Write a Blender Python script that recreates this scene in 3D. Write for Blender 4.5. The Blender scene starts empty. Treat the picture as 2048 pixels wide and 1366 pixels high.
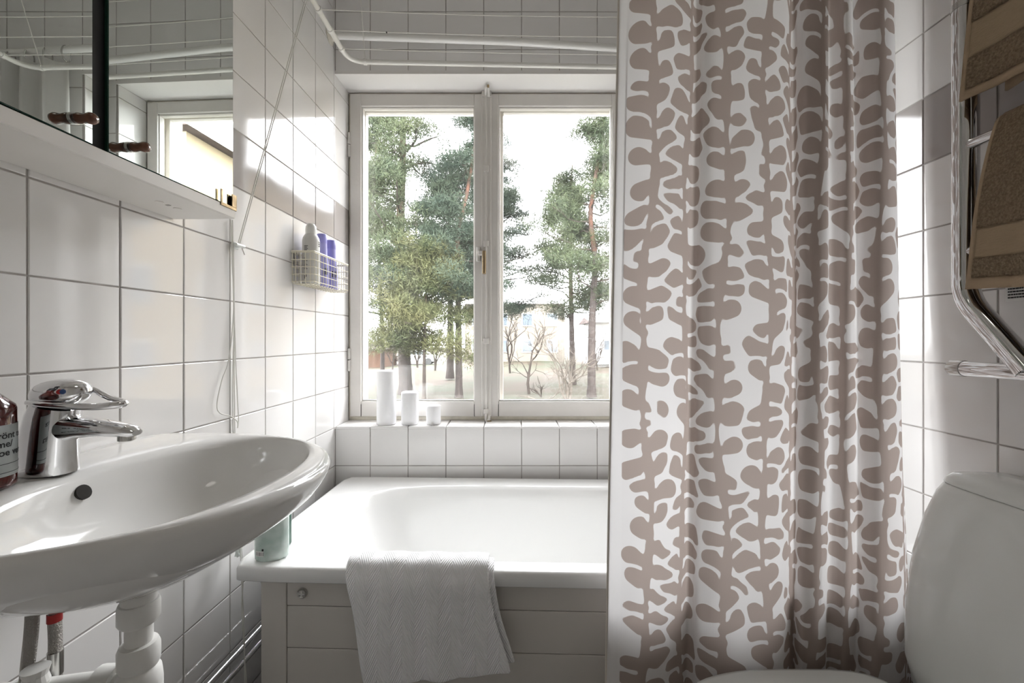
import bpy, math, random
import numpy as np
from mathutils import Vector, Matrix

SC = bpy.context.scene
COL = SC.collection
random.seed(7)
RNG = np.random.default_rng(7)
PI = math.pi

# ------------------------------------------------------------------ camera, world, exposure
F = 865.0                     # focal length in pixels of the 2048 x 1366 frame
CZ = 1.128                    # camera height
cam_d = bpy.data.cameras.new('camera')
cam_d.sensor_width = 36.0
cam_d.sensor_fit = 'HORIZONTAL'
cam_d.lens = F / 2048 * 36.0
cam_d.shift_y = -6 / 2048
cam_d.clip_start = 0.02
cam_d.clip_end = 500
cam = bpy.data.objects.new('camera', cam_d)
COL.objects.link(cam)
cam.location = (0, 0, CZ)
cam.rotation_euler = (PI / 2, 0, 0)
SC.camera = cam

W = bpy.data.worlds.new('overcast_sky')
SC.world = W
W.use_nodes = True
bg = W.node_tree.nodes['Background']
bg.inputs['Color'].default_value = (0.958, 0.957, 1.0, 1)
bg.inputs['Strength'].default_value = 6.6

# daylight enters through the window: a sampling portal (emits nothing of its own)
pd = bpy.data.lights.new('window_portal', 'AREA')
pd.shape = 'RECTANGLE'; pd.size = 1.2; pd.size_y = 1.42
pd.cycles.is_portal = True
po = bpy.data.objects.new('window_portal', pd)
COL.objects.link(po)
po.location = (-0.115, 2.06, 1.48)
po.rotation_euler = (-PI / 2, 0, 0)

SC.view_settings.view_transform = 'Standard'
SC.view_settings.look = 'None'
SC.view_settings.gamma = 1.0
SC.view_settings.use_curve_mapping = False
SC.view_settings.exposure = 1.88
SC.cycles.max_bounces = 7
SC.cycles.diffuse_bounces = 5
SC.cycles.glossy_bounces = 3
SC.cycles.transmission_bounces = 8
SC.cycles.transparent_max_bounces = 24
SC.cycles.caustics_reflective = False
SC.cycles.caustics_refractive = False
SC.cycles.sample_clamp_indirect = 8.0
SC.cycles.use_adaptive_sampling = True
SC.cycles.adaptive_threshold = 0.05

# ------------------------------------------------------------------ materials
M = {}
def mat(name, col, rough=0.5, metal=0.0, spec=0.5, bump=0.0, bscale=40.0, var=0.0, vscale=6.0,
        col2=None, coat=0.0, trans=0.0, ior=1.45, detail=3.0, stretch=None):
    m = bpy.data.materials.new(name); m.use_nodes = True
    nt = m.node_tree; b = nt.nodes['Principled BSDF']
    b.inputs['Base Color'].default_value = (*col, 1)
    b.inputs['Roughness'].default_value = rough
    b.inputs['Metallic'].default_value = metal
    b.inputs['Specular IOR Level'].default_value = spec
    b.inputs['Coat Weight'].default_value = coat
    b.inputs['Transmission Weight'].default_value = trans
    b.inputs['IOR'].default_value = ior
    tc = None
    def coords():
        nonlocal tc
        if tc is None:
            tc = nt.nodes.new('ShaderNodeTexCoord')
            if stretch:
                mp = nt.nodes.new('ShaderNodeMapping'); mp.inputs['Scale'].default_value = stretch
                nt.links.new(tc.outputs['Object'], mp.inputs['Vector'])
                return mp.outputs['Vector']
            return tc.outputs['Object']
        return tc.outputs['Object'] if not stretch else [n for n in nt.nodes if n.type == 'MAPPING'][0].outputs['Vector']
    if col2 is not None or var > 0:
        n = nt.nodes.new('ShaderNodeTexNoise'); n.inputs['Scale'].default_value = vscale
        n.inputs['Detail'].default_value = detail
        nt.links.new(coords(), n.inputs['Vector'])
        mx = nt.nodes.new('ShaderNodeMix'); mx.data_type = 'RGBA'
        c2 = col2 if col2 is not None else tuple(c * (1 - var) for c in col)
        mx.inputs['A'].default_value = (*col, 1); mx.inputs['B'].default_value = (*c2, 1)
        mr = nt.nodes.new('ShaderNodeMapRange'); mr.inputs['From Min'].default_value = .35; mr.inputs['From Max'].default_value = .65
        nt.links.new(n.outputs['Fac'], mr.inputs['Value'])
        nt.links.new(mr.outputs['Result'], mx.inputs['Factor'])
        nt.links.new(mx.outputs['Result'], b.inputs['Base Color'])
    if bump > 0:
        n2 = nt.nodes.new('ShaderNodeTexNoise'); n2.inputs['Scale'].default_value = bscale
        n2.inputs['Detail'].default_value = detail
        nt.links.new(coords(), n2.inputs['Vector'])
        bp = nt.nodes.new('ShaderNodeBump'); bp.inputs['Strength'].default_value = bump
        bp.inputs['Distance'].default_value = 0.01
        nt.links.new(n2.outputs['Fac'], bp.inputs['Height'])
        nt.links.new(bp.outputs['Normal'], b.inputs['Normal'])
    M[name] = m
    return m

mat('tile_white', (.80, .786, .775), .07, bump=.012, bscale=9, spec=.55, detail=1)
mat('tile_grey', (.40, .37, .355), .07, bump=.012, bscale=9, spec=.55, detail=1)
mat('grout', (.47, .44, .42), .9, bump=.1, bscale=300, var=.25, vscale=14)
mat('plaster', (.76, .74, .72), .7, bump=.05, bscale=60)
mat('ceiling_paint', (.80, .79, .77), .8)
mat('window_paint', (.72, .695, .66), .35, bump=.05, bscale=45, var=.05, vscale=9)
mat('window_paint_old', (.70, .66, .57), .4, bump=.1, bscale=60, var=.12, vscale=30)
mat('bare_brass', (.36, .27, .16), .35, .8)
mat('dark_gap', (.03, .027, .024), .9)
mat('porcelain', (.83, .82, .80), .06, spec=.55)
mat('toilet_white', (.77, .79, .77), .07, spec=.55)
mat('enamel', (.86, .86, .85), .09, spec=.5)
mat('panel_paint', (.62, .59, .55), .45, bump=.02, bscale=200)
mat('chrome', (.80, .80, .81), .05, 1.0)
mat('steel', (.55, .54, .52), .25, 1.0)
mat('steel_braid', (.42, .40, .37), .4, .9, bump=.6, bscale=500)
mat('brass', (.40, .31, .19), .3, 1.0, var=.4, vscale=60)
mat('mirror', (.80, .84, .81), .0, 1.0)
mat('glass_edge', (.01, .045, .03), .1, spec=.5)
mat('cabinet_white', (.80, .77, .73), .35)
mat('cabinet_dark', (.03, .03, .03), .6)
mat('knob_wood', (.17, .062, .03), .22, col2=(.10, .035, .02), vscale=60, coat=.4)
mat('plastic_white', (.82, .81, .78), .3)
mat('tube_white', (.80, .79, .75), .3)
mat('cord_white', (.75, .74, .70), .7)
mat('candle_wax', (.93, .93, .95), .45)
M['candle_wax'].node_tree.nodes['Principled BSDF'].inputs['Subsurface Weight'].default_value = .4
M['candle_wax'].node_tree.nodes['Principled BSDF'].inputs['Subsurface Radius'].default_value = (.02, .02, .02)
mat('wick', (.35, .33, .30), .9)
mat('basket_wire', (.74, .70, .58), .4, .2)
mat('can_white', (.62, .61, .58), .35)
mat('can_cap', (.74, .74, .70), .35)
mat('lilac', (.30, .29, .66), .35)
mat('lilac_body', (.36, .35, .70), .3)
mat('ink', (.02, .02, .022), .6)
mat('label_grey', (.40, .43, .43), .5)
mat('label_white', (.80, .80, .78), .5)
mat('amber_bottle', (.085, .012, .010), .12, coat=.6, var=.5, vscale=20)
mat('green_bottle', (.46, .58, .53), .12, coat=.3, col2=(.66, .74, .70), vscale=26)
mat('dark_green', (.06, .13, .10), .25)
mat('clear_plastic', (.75, .78, .76), .15, coat=.2)
mat('pvc', (.84, .83, .80), .3)
mat('rubber_dark', (.05, .05, .05), .6)
mat('red_mark', (.42, .03, .03), .4)
mat('blue_mark', (.05, .10, .25), .4)
mat('floor_vinyl', (.42, .41, .40), .4, var=.15, vscale=30)
mat('door_paint', (.72, .70, .66), .4)
mat('towel_brown', (0.4725, 0.3587, 0.2450), .95, bump=1.0, bscale=420, var=.35, vscale=260, spec=.1, detail=4)
mat('towel_band', (0.4200, 0.3237, 0.2188), .9, bump=.4, bscale=90, spec=.1, stretch=(1, 1, 8))
mat('towel_hem', (0.4375, 0.3325, 0.2275), .95, spec=.1, bump=.2, bscale=300)
mat('curtain_hem', (.66, .61, .55), .9)
mat('rod_white', (.78, .77, .74), .3)
# outside
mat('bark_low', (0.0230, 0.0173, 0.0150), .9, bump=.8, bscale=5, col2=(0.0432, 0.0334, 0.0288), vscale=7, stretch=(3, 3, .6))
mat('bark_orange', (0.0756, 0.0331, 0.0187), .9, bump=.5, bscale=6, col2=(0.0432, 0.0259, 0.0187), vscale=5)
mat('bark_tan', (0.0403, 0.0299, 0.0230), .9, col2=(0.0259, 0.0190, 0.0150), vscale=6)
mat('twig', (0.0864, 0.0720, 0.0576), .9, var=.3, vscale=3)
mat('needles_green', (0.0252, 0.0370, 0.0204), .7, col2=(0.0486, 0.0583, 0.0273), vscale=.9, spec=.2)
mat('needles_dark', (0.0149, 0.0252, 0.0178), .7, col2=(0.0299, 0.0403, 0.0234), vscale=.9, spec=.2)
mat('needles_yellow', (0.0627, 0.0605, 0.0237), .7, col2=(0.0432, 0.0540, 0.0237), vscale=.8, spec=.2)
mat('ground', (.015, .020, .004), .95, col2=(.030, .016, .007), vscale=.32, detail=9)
mat('house_cream', (0.2720, 0.2160, 0.1400), .9, var=.08, vscale=.4)
mat('house_pale', (0.1820, 0.1610, 0.1330), .9, var=.06, vscale=.3)
mat('house_white', (.5, .5, .49), .8)
mat('roof_brown', (.065, .045, .04), .8, var=.3, vscale=3)
mat('house_glass', (.10, .12, .14), .1)
mat('brick_shed', (0.0792, 0.0396, 0.0216), .9, var=.3, vscale=2)
mat('timber_grey', (.24, .19, .15), .9, var=.2, vscale=3)
mat('car_white', (.7, .7, .7), .3)

m = mat('fill_lamp_opal', (.9, .88, .84), .4)
m.node_tree.nodes['Principled BSDF'].inputs['Emission Color'].default_value = (1, .95, .88, 1)
m.node_tree.nodes['Principled BSDF'].inputs['Emission Strength'].default_value = 1.0  # weak glow of the added, unseen fill lamp

def shader_group(name):
    m = bpy.data.materials.new(name); m.use_nodes = True
    nt = m.node_tree; nt.nodes.clear()
    out = nt.nodes.new('ShaderNodeOutputMaterial')
    M[name] = m
    return nt, out

# slightly dusty window glass: clear, with a mirror-like Fresnel reflection and a thin veil of dust
nt, out = shader_group('window_glass')
tr = nt.nodes.new('ShaderNodeBsdfTransparent'); tr.inputs['Color'].default_value = (.97, .975, .97, 1)
gl = nt.nodes.new('ShaderNodeBsdfGlossy'); gl.inputs['Roughness'].default_value = 0.0
lwt = nt.nodes.new('ShaderNodeLayerWeight'); lwt.inputs['Blend'].default_value = .5
pw = nt.nodes.new('ShaderNodeMath'); pw.operation = 'POWER'; pw.inputs[1].default_value = 5.0
nt.links.new(lwt.outputs['Facing'], pw.inputs[0])
fr = nt.nodes.new('ShaderNodeMath'); fr.operation = 'MULTIPLY_ADD'; fr.inputs[1].default_value = .9; fr.inputs[2].default_value = .03
nt.links.new(pw.outputs[0], fr.inputs[0])
mx = nt.nodes.new('ShaderNodeMixShader')
nt.links.new(fr.outputs[0], mx.inputs['Fac']); nt.links.new(tr.outputs['BSDF'], mx.inputs[1]); nt.links.new(gl.outputs['BSDF'], mx.inputs[2])
du = nt.nodes.new('ShaderNodeBsdfTranslucent'); du.inputs['Color'].default_value = (.9, .9, .9, 1)
tcn = nt.nodes.new('ShaderNodeTexCoord'); no = nt.nodes.new('ShaderNodeTexNoise'); no.inputs['Scale'].default_value = 9
nt.links.new(tcn.outputs['Object'], no.inputs['Vector'])
mr = nt.nodes.new('ShaderNodeMapRange'); mr.inputs['To Min'].default_value = .0005; mr.inputs['To Max'].default_value = .0025
nt.links.new(no.outputs['Fac'], mr.inputs['Value'])
mx2 = nt.nodes.new('ShaderNodeMixShader')
nt.links.new(mr.outputs['Result'], mx2.inputs['Fac']); nt.links.new(mx.outputs['Shader'], mx2.inputs[1]); nt.links.new(du.outputs['BSDF'], mx2.inputs[2])
nt.links.new(mx2.outputs['Shader'], out.inputs['Surface'])

# printed curtain cloth: attribute "print" is the signed distance to the printed leaves
def cloth(name, white, brown, printed, tl):
    nt, out = shader_group(name)
    df = nt.nodes.new('ShaderNodeBsdfDiffuse'); tl_n = nt.nodes.new('ShaderNodeBsdfTranslucent')
    mx = nt.nodes.new('ShaderNodeMixShader'); mx.inputs['Fac'].default_value = tl
    nt.links.new(df.outputs['BSDF'], mx.inputs[1]); nt.links.new(tl_n.outputs['BSDF'], mx.inputs[2])
    nt.links.new(mx.outputs['Shader'], out.inputs['Surface'])
    if printed:
        at = nt.nodes.new('ShaderNodeAttribute'); at.attribute_name = 'print'
        r = nt.nodes.new('ShaderNodeMapRange')
        r.inputs['From Min'].default_value = -.0004; r.inputs['From Max'].default_value = .0004
        nt.links.new(at.outputs['Fac'], r.inputs['Value'])
        c = nt.nodes.new('ShaderNodeMix'); c.data_type = 'RGBA'
        c.inputs['A'].default_value = (*brown, 1); c.inputs['B'].default_value = (*white, 1)
        nt.links.new(r.outputs['Result'], c.inputs['Factor'])
        nt.links.new(c.outputs['Result'], df.inputs['Color']); nt.links.new(c.outputs['Result'], tl_n.inputs['Color'])
    else:
        df.inputs['Color'].default_value = (*white, 1); tl_n.inputs['Color'].default_value = (*white, 1)
    w = nt.nodes.new('ShaderNodeTexNoise'); w.inputs['Scale'].default_value = 22
    tcc = nt.nodes.new('ShaderNodeTexCoord'); nt.links.new(tcc.outputs['Object'], w.inputs['Vector'])
    bp = nt.nodes.new('ShaderNodeBump'); bp.inputs['Strength'].default_value = .06; bp.inputs['Distance'].default_value = .02
    nt.links.new(w.outputs['Fac'], bp.inputs['Height']); nt.links.new(bp.outputs['Normal'], df.inputs['Normal'])
cloth('curtain_print', (.84, .825, .825), (.44, .37, .335), True, .45)
cloth('curtain_plain', (.80, .79, .77), None, False, .45)

# white bath towel: chevron ribs as fine relief
m = mat('towel_white', (.90, .895, .90), .95, spec=.1)
nt = m.node_tree
tcc = nt.nodes.new('ShaderNodeTexCoord'); sp = nt.nodes.new('ShaderNodeSeparateXYZ')
nt.links.new(tcc.outputs['UV'], sp.inputs['Vector'])
def mth(op, a, b=None):
    n = nt.nodes.new('ShaderNodeMath'); n.operation = op
    for i, v in enumerate((a, b)):
        if v is None: continue
        if isinstance(v, (int, float)): n.inputs[i].default_value = v
        else: nt.links.new(v, n.inputs[i])
    return n.outputs[0]
zig = mth('MULTIPLY', mth('PINGPONG', sp.outputs['X'], .028), 2.0)
ph = mth('MULTIPLY', mth('ADD', sp.outputs['Y'], zig), 2 * PI / .0105)
rib = mth('SINE', ph)
nn = nt.nodes.new('ShaderNodeTexNoise'); nn.inputs['Scale'].default_value = 420; nn.inputs['Detail'].default_value = 3
nt.links.new(tcc.outputs['Object'], nn.inputs['Vector'])
hh = mth('ADD', mth('MULTIPLY', rib, .8), mth('MULTIPLY', nn.outputs['Fac'], 1.6))
bp = nt.nodes.new('ShaderNodeBump'); bp.inputs['Strength'].default_value = .5; bp.inputs['Distance'].default_value = .003
nt.links.new(hh, bp.inputs['Height']); nt.links.new(bp.outputs['Normal'], nt.nodes['Principled BSDF'].inputs['Normal'])

# ------------------------------------------------------------------ helpers
def tag(o, label=None, cat=None, group=None, kind=None):
    if label: o['label'] = label
    if cat: o['category'] = cat
    if group: o['group'] = group
    if kind: o['kind'] = kind
    return o

def empty(name, loc=(0, 0, 0), rz=0.0, label=None, cat=None, group=None, kind=None):
    o = bpy.data.objects.new(name, None); COL.objects.link(o)
    o.empty_display_size = .05
    o.location = loc; o.rotation_euler = (0, 0, rz)
    return tag(o, label, cat, group, kind)

def link(name, me, parent=None, loc=None, rot=None):
    o = bpy.data.objects.new(name, me); COL.objects.link(o)
    if parent is not None: o.parent = parent
    if loc is not None: o.location = loc
    if rot is not None: o.rotation_euler = rot
    return o

def mesh(name, v, f, material, smooth=False):
    me = bpy.data.meshes.new(name)
    me.from_pydata([tuple(p) for p in v], [], [tuple(q) for q in f])
    if material is not None: me.materials.append(M[material] if isinstance(material, str) else material)
    if smooth:
        me.polygons.foreach_set('use_smooth', [True] * len(me.polygons))
    me.update()
    return me

class MB:
    def __init__(s): s.v = []; s.f = []
    def add(s, v, f):
        o = len(s.v); s.v += [tuple(p) for p in v]; s.f += [tuple(i + o for i in q) for q in f]; return s
    def box(s, x0, x1, y0, y1, z0, z1, b=0.0):
        if b <= 0:
            v = [(x, y, z) for z in (z0, z1) for y in (y0, y1) for x in (x0, x1)]
            return s.add(v, [(0, 2, 3, 1), (4, 5, 7, 6), (0, 1, 5, 4), (2, 6, 7, 3), (0, 4, 6, 2), (1, 3, 7, 5)])
        v = []; idx = {}
        for sx in (0, 1):
            for sy in (0, 1):
                for sz in (0, 1):
                    for ax in range(3):
                        p = [x1 if sx else x0, y1 if sy else y0, z1 if sz else z0]
                        for k in range(3):
                            if k != ax:
                                p[k] += -b if (sx, sy, sz)[k] else b
                        idx[(sx, sy, sz, ax)] = len(v); v.append(tuple(p))
        f = []
        for ax in range(3):                       # main faces
            o1, o2 = [k for k in range(3) if k != ax]
            for sd in (0, 1):
                q = []
                for a, c in ((0, 0), (1, 0), (1, 1), (0, 1)):
                    k = [0, 0, 0]; k[ax] = sd; k[o1] = a; k[o2] = c
                    q.append(idx[(*k, ax)])
                flip = (sd == 0) != (ax == 1)
                f.append(q[::-1] if flip else q)
        for ax in range(3):                       # edges along ax
            o1, o2 = [k for k in range(3) if k != ax]
            for a in (0, 1):
                for c in (0, 1):
                    k0 = [0, 0, 0]; k0[o1] = a; k0[o2] = c; k1 = list(k0); k1[ax] = 1
                    q = [idx[(*k0, o1)], idx[(*k1, o1)], idx[(*k1, o2)], idx[(*k0, o2)]]
                    flip = (a == c) != (ax == 1)
                    f.append(q if not flip else q[::-1])
        for sx in (0, 1):
            for sy in (0, 1):
                for sz in (0, 1):
                    q = [idx[(sx, sy, sz, k)] for k in range(3)]
                    f.append(q if (sx + sy + sz) % 2 else q[::-1])
        return s.add(v, f)
    def loft(s, rings, cap0=True, cap1=True, closed=True):
        n = len(rings[0]); base = len(s.v)
        for r in rings: s.v += [tuple(p) for p in r]
        for i in range(len(rings) - 1):
            for j in range(n if closed else n - 1):
                a = base + i * n + j; b = base + i * n + (j + 1) % n
                s.f.append((a, b, b + n, a + n))
        if cap0: s.f.append(tuple(base + j for j in range(n))[::-1])
        if cap1: s.f.append(tuple(base + (len(rings) - 1) * n + j for j in range(n)))
        return s
    def tube(s, pts, r, n=10, caps=True):
        pts = [Vector(p) for p in pts]; m = len(pts)
        rs = r if isinstance(r, (list, tuple)) else [r] * m
        tang = []
        for i in range(m):
            t = pts[min(i + 1, m - 1)] - pts[max(i - 1, 0)]
            tang.append(t.normalized() if t.length > 1e-9 else Vector((0, 0, 1)))
        up = Vector((0, 0, 1)) if abs(tang[0].z) < .9 else Vector((1, 0, 0))
        nrm = (up - tang[0] * up.dot(tang[0])).normalized()
        rings = []
        for i in range(m):
            nrm = (nrm - tang[i] * nrm.dot(tang[i]))
            nrm = nrm.normalized() if nrm.length > 1e-6 else tang[i].orthogonal().normalized()
            bn = tang[i].cross(nrm)
            rings.append([pts[i] + (nrm * math.cos(2 * PI * k / n) + bn * math.sin(2 * PI * k / n)) * rs[i] for k in range(n)])
        return s.loft(rings, caps, caps)
    def lathe(s, prof, n=24, c=(0, 0, 0), sx=1.0, sy=1.0):
        rings = [[(c[0] + r * sx * math.cos(2 * PI * k / n), c[1] + r * sy * math.sin(2 * PI * k / n), c[2] + z) for k in range(n)] for r, z in prof]
        return s.loft(rings)
    def build(s, name, material, parent=None, smooth=False, loc=None, rot=None):
        return link(name, mesh(name, s.v, s.f, material, smooth), parent, loc, rot)

def autosmooth(o, ang=40):
    me = o.data
    me.polygons.foreach_set('use_smooth', [True] * len(me.polygons))
    me.set_sharp_from_angle(angle=math.radians(ang))
    return o

def catmull(p, n):
    p = [Vector(q) for q in p]; p = [p[0] * 2 - p[1]] + p + [p[-1] * 2 - p[-2]]
    out = []
    for i in range(1, len(p) - 2):
        for k in range(n):
            t = k / n
            a, b, c, d = p[i - 1], p[i], p[i + 1], p[i + 2]
            out.append(.5 * ((2 * b) + (c - a) * t + (2 * a - 5 * b + 4 * c - d) * t * t + (3 * b - a - 3 * c + d) * t ** 3))
    out.append(p[-2])
    return out

def bend(p, r, n=6):
    """polyline with rounded corners of radius r"""
    p = [Vector(q) for q in p]; out = [p[0]]
    for i in range(1, len(p) - 1):
        a = (p[i - 1] - p[i]); b = (p[i + 1] - p[i])
        rr = min(r, a.length * .49, b.length * .49)
        q0 = p[i] + a.normalized() * rr; q1 = p[i] + b.normalized() * rr
        for k in range(n + 1):
            t = k / n
            out.append(q0 * (1 - t) ** 2 + p[i] * 2 * t * (1 - t) + q1 * t * t)
    out.append(p[-1])
    return out

def text_mesh(name, body, size, material, fn, parent, align='LEFT', bold=0.0):
    cu = bpy.data.curves.new(name, 'FONT'); cu.body = body; cu.size = size; cu.align_x = align
    cu.offset = bold; cu.resolution_u = 3
    tmp = bpy.data.objects.new(name, cu); COL.objects.link(tmp)
    dg = bpy.context.evaluated_depsgraph_get()
    me = bpy.data.meshes.new_from_object(tmp.evaluated_get(dg))
    bpy.data.objects.remove(tmp)
    for v in me.vertices:
        v.co = fn(v.co.x, v.co.y)
    me.materials.clear(); me.materials.append(M[material])
    return link(name, me, parent)

# ------------------------------------------------------------------ room frame
P = .152                        # tile pitch
Z0 = .009                       # first horizontal joint
YB = 1.737                      # back wall
XL0, SL = -.767, .032           # left wall: X = XL0 + SL*Y
XR0, SR = .958, -.0092          # right wall
AL = -math.atan(SL)             # rotation of the left-wall frame
AR = math.atan(-SR)
CEIL = 2.66
YF = -.62                       # wall behind the camera
WX, WZ0, WZ1 = .487, .769, 2.19 # right edge, bottom and top of the window recess
YW = 1.875                      # face of the window frame
def xl(y): return XL0 + SL * y
def xr(y): return XR0 + SR * y

# tile meshes, shared between equal sizes.  local frame: normal +x, y along the wall, z up
_tile = {}
def tile_mesh(w, h, material):
    k = (round(w, 4), round(h, 4), material)
    if k not in _tile:
        d, b, t = .0022, .0012, .006
        y, z = w / 2, h / 2
        v = [(-t, -y, -z), (-t, y, -z), (-t, y, z), (-t, -y, z)]
        v += [(-.0009, a, c) for a, c in ((-y, -z), (y, -z), (y, z), (-y, z))]
        v += [(0, a * (1 - b / y), c * (1 - b / z)) for a, c in ((-y, -z), (y, -z), (y, z), (-y, z))]
        f = [(8, 9, 10, 11)]
        for i in range(4):
            j = (i + 1) % 4
            f += [(i, j, j + 4, i + 4), (i + 4, j + 4, j + 8, i + 8)]
        _tile[k] = mesh('tile', v, f, material)
    return _tile[k]

G = .0032                       # joint width
def spans(lines, lo, hi):
    e = [lo] + [q for q in sorted(lines) if lo + .004 < q < hi - .004] + [hi]
    return list(zip(e[:-1], e[1:]))

def tile_field(wall, ys, zs, ok, seen, material=lambda k, z: 'tile_white'):
    far = MB()
    for (a, b) in ys:
        for (c, d) in zs:
            parts = ok(a, b, c, d)
            for (a2, b2, c2, d2) in parts:
                w, h = b2 - a2 - G, d2 - c2 - G
                if w < .006 or h < .006: continue
                yc, zc = (a2 + b2) / 2, (c2 + d2) / 2
                mt = 'tile_grey' if abs(zc - (Z0 + 10.5 * P)) < .03 else 'tile_white'
                if seen(yc, zc):
                    o = link('tile', tile_mesh(w, h, mt), wall,
                             (random.uniform(-.0003, .0003), yc, zc),
                             (0, random.gauss(0, .0016), random.gauss(0, .0016)))
                else:
                    far.box(-.006, 0, a2 + G / 2, b2 - G / 2, c2 + G / 2, d2 - G / 2, .0012)
    if far.v:
        o = far.build('tile_field', 'tile_white', wall)
        tag(o, kind='stuff')
zl = spans([Z0 + P * k for k in range(1, 18)], 0, CEIL)
GR = -.0020                     # grout plane behind the tile faces

# left wall
wl = MB().box(-.2, GR, YF - .1, 2.06, -.05, CEIL + .05).build('wall_left', 'grout', None, loc=(XL0, 0, 0), rot=(0, 0, AL))
tag(wl, kind='structure', label='white square tiled wall beside the washbasin with grey band')
tile_field(wl, spans([1.7305 - P * k for k in range(0, 16)], YF, YW + .0), zl, lambda a, b, c, d: [(a, b, c, d)],
           lambda y, z: y > .42 and z > .05)
# right wall
wr = MB().box(-.2, GR, -2.06, -YF + .1, -.05, CEIL + .05).build('wall_right', 'grout', None, loc=(XR0, 0, 0), rot=(0, 0, PI + AR))
tag(wr, kind='structure', label='tiled wall behind the toilet and towel warmer')
tile_field(wr, spans([-(.846 + P * k) for k in range(-10, 7)], -YB, -YF), zl, lambda a, b, c, d: [(a, b, c, d)],
           lambda y, z: -y > .55 and z > .05)
# back wall, with the window recess (local y = world X, local normal = -Y)
b = MB()
b.box(-.33, GR, -1.0, 1.2, -.05, WZ0 - .016)
b.box(-.33, GR, -1.0, 1.2, WZ1 + .012, CEIL + .05)
b.box(-.33, GR, WX + .002, 1.2, WZ0 - .016, WZ1 + .012)
wb = b.build('wall_back', 'grout', None, loc=(0, YB, 0), rot=(0, 0, -PI / 2))
tag(wb, kind='structure', label='tiled window wall above and below the casement window')
def cut_back(a, b_, c, d):
    if d <= WZ0 + .001 or c >= WZ1 - .001 or a >= WX - .001: return [(a, b_, c, d)]
    out = []
    if c < WZ0 - .006: out.append((a, b_, c, WZ0))
    if d > WZ1 + .006: out.append((a, b_, WZ1, d))
    if b_ > WX + .006: out.append((WX, b_, max(c, WZ0), min(d, WZ1)))
    return out
tile_field(wb, spans([-.5695 + P * k for k in range(0, 11)], xl(YB) + .001, xr(YB) - .001), zl, cut_back,
           lambda y, z: z > .40)
# tiled right reveal of the recess
for (c, d) in spans([Z0 + P * k for k in range(1, 18)], WZ0 + .008, WZ1):
    mt = 'tile_grey' if abs((c + d) / 2 - (Z0 + 10.5 * P)) < .03 else 'tile_white'
    link('tile', tile_mesh(.13, d - c - G, mt), wb, (-.068, WX - .001, (c + d) / 2), (0, 0, -PI / 2))
# wall behind the camera, floor, ceiling
wf = MB().box(-1.0, 1.2, YF - .12, YF, -.05, CEIL + .05).build('wall_front', 'plaster')
tag(wf, kind='structure', label='plain painted wall with the door behind the viewer')
dr = MB().box(-.38, .42, YF - .005, YF + .03, .02, 2.02, .004).build('door_1', 'door_paint')
tag(dr, kind='structure', label='plain white door behind the viewer')
db = MB()
for x0, x1 in ((-.45, -.39), (.43, .49)): db.box(x0, x1, YF - .005, YF + .02, 0, 2.08, .004)
db.box(-.45, .49, YF - .005, YF + .02, 2.03, 2.09, .004)
db.build('door_frame', 'door_paint', dr)
h = MB(); h.tube(bend([(-.32, YF + .03, 1.02), (-.32, YF + .08, 1.02), (-.20, YF + .08, 1.02)], .02), .009)
autosmooth(h.build('door_handle', 'steel', dr))
fl = MB().box(-1.0, 1.2, YF - .1, 1.95, -.08, 0).build('floor', 'floor_vinyl'); tag(fl, kind='structure', label='grey bathroom floor under the bathtub')
ce = MB().box(-1.0, 1.2, YF - .1, 2.06, CEIL, CEIL + .1).build('ceiling', 'ceiling_paint'); tag(ce, kind='structure', label='white painted ceiling over the bathroom')
# plastered soffit of the recess
so = MB().box(xl(1.74), WX + .02, YB - .001, 2.06, WZ1, WZ1 + .014).build('trim_1', 'plaster')
tag(so, kind='structure', label='white plastered top of the window recess')
# window sill of tiles with a rounded front edge
sill = MB().box(xl(1.8) - .02, WX + .01, YB + .004, 2.06, WZ0 - .016, WZ0 - .004).build('trim_2', 'grout')
tag(sill, kind='structure', label='window sill of white tiles carrying the candles')
for (a, c) in spans([-.5695 + P * k for k in range(0, 11)], xl(1.8) + .002, WX - .003):
    o = MB().box(a + .0016, c - .0016, YB - .004, YW + .012, WZ0 - .006, WZ0 + .006, .0025).build('tile', 'tile_white', sill)
SILL = WZ0 + .006

# added fill lamp, out of view over the viewer, to lift the room light
lamp = empty('fill_lamp', (.10, .25, CEIL), 0, 'added round opal fill lamp out of view above the viewer', 'lamp')
autosmooth(MB().lathe([(.19, -.02), (.19, 0), (.05, 0)], 36).build('fill_lamp_base', 'plastic_white', lamp), 40)
autosmooth(MB().lathe([(.004, -.085), (.08, -.08), (.14, -.062), (.172, -.035), (.178, -.018), (.17, -.016)], 36).build('fill_lamp_shade', 'fill_lamp_opal', lamp), 50)

# ------------------------------------------------------------------ window
YS = 1.862
S_W = F / YS
def wx(px): return (px - 1024) / S_W
def wz(py): return CZ + (677 - py) / S_W
win = empty('window_1', (0, 0, 0), kind='structure', label='old white painted double casement window above the bathtub')
fb = MB()
XLW = xl(1.87) + .001
fb.box(XLW, wx(704), YW - .004, 1.985, SILL, WZ1, .002)
fb.box(wx(1240), WX, YW - .004, 1.985, SILL, WZ1, .002)
fb.box(wx(704), wx(1240), YW - .004, 1.985, wz(190), WZ1, .002)
fb.box(wx(704), wx(1240), YW - .004, 1.985, SILL, wz(829), .002)
autosmooth(fb.build('frame', 'window_paint_old', win), 20)

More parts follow.
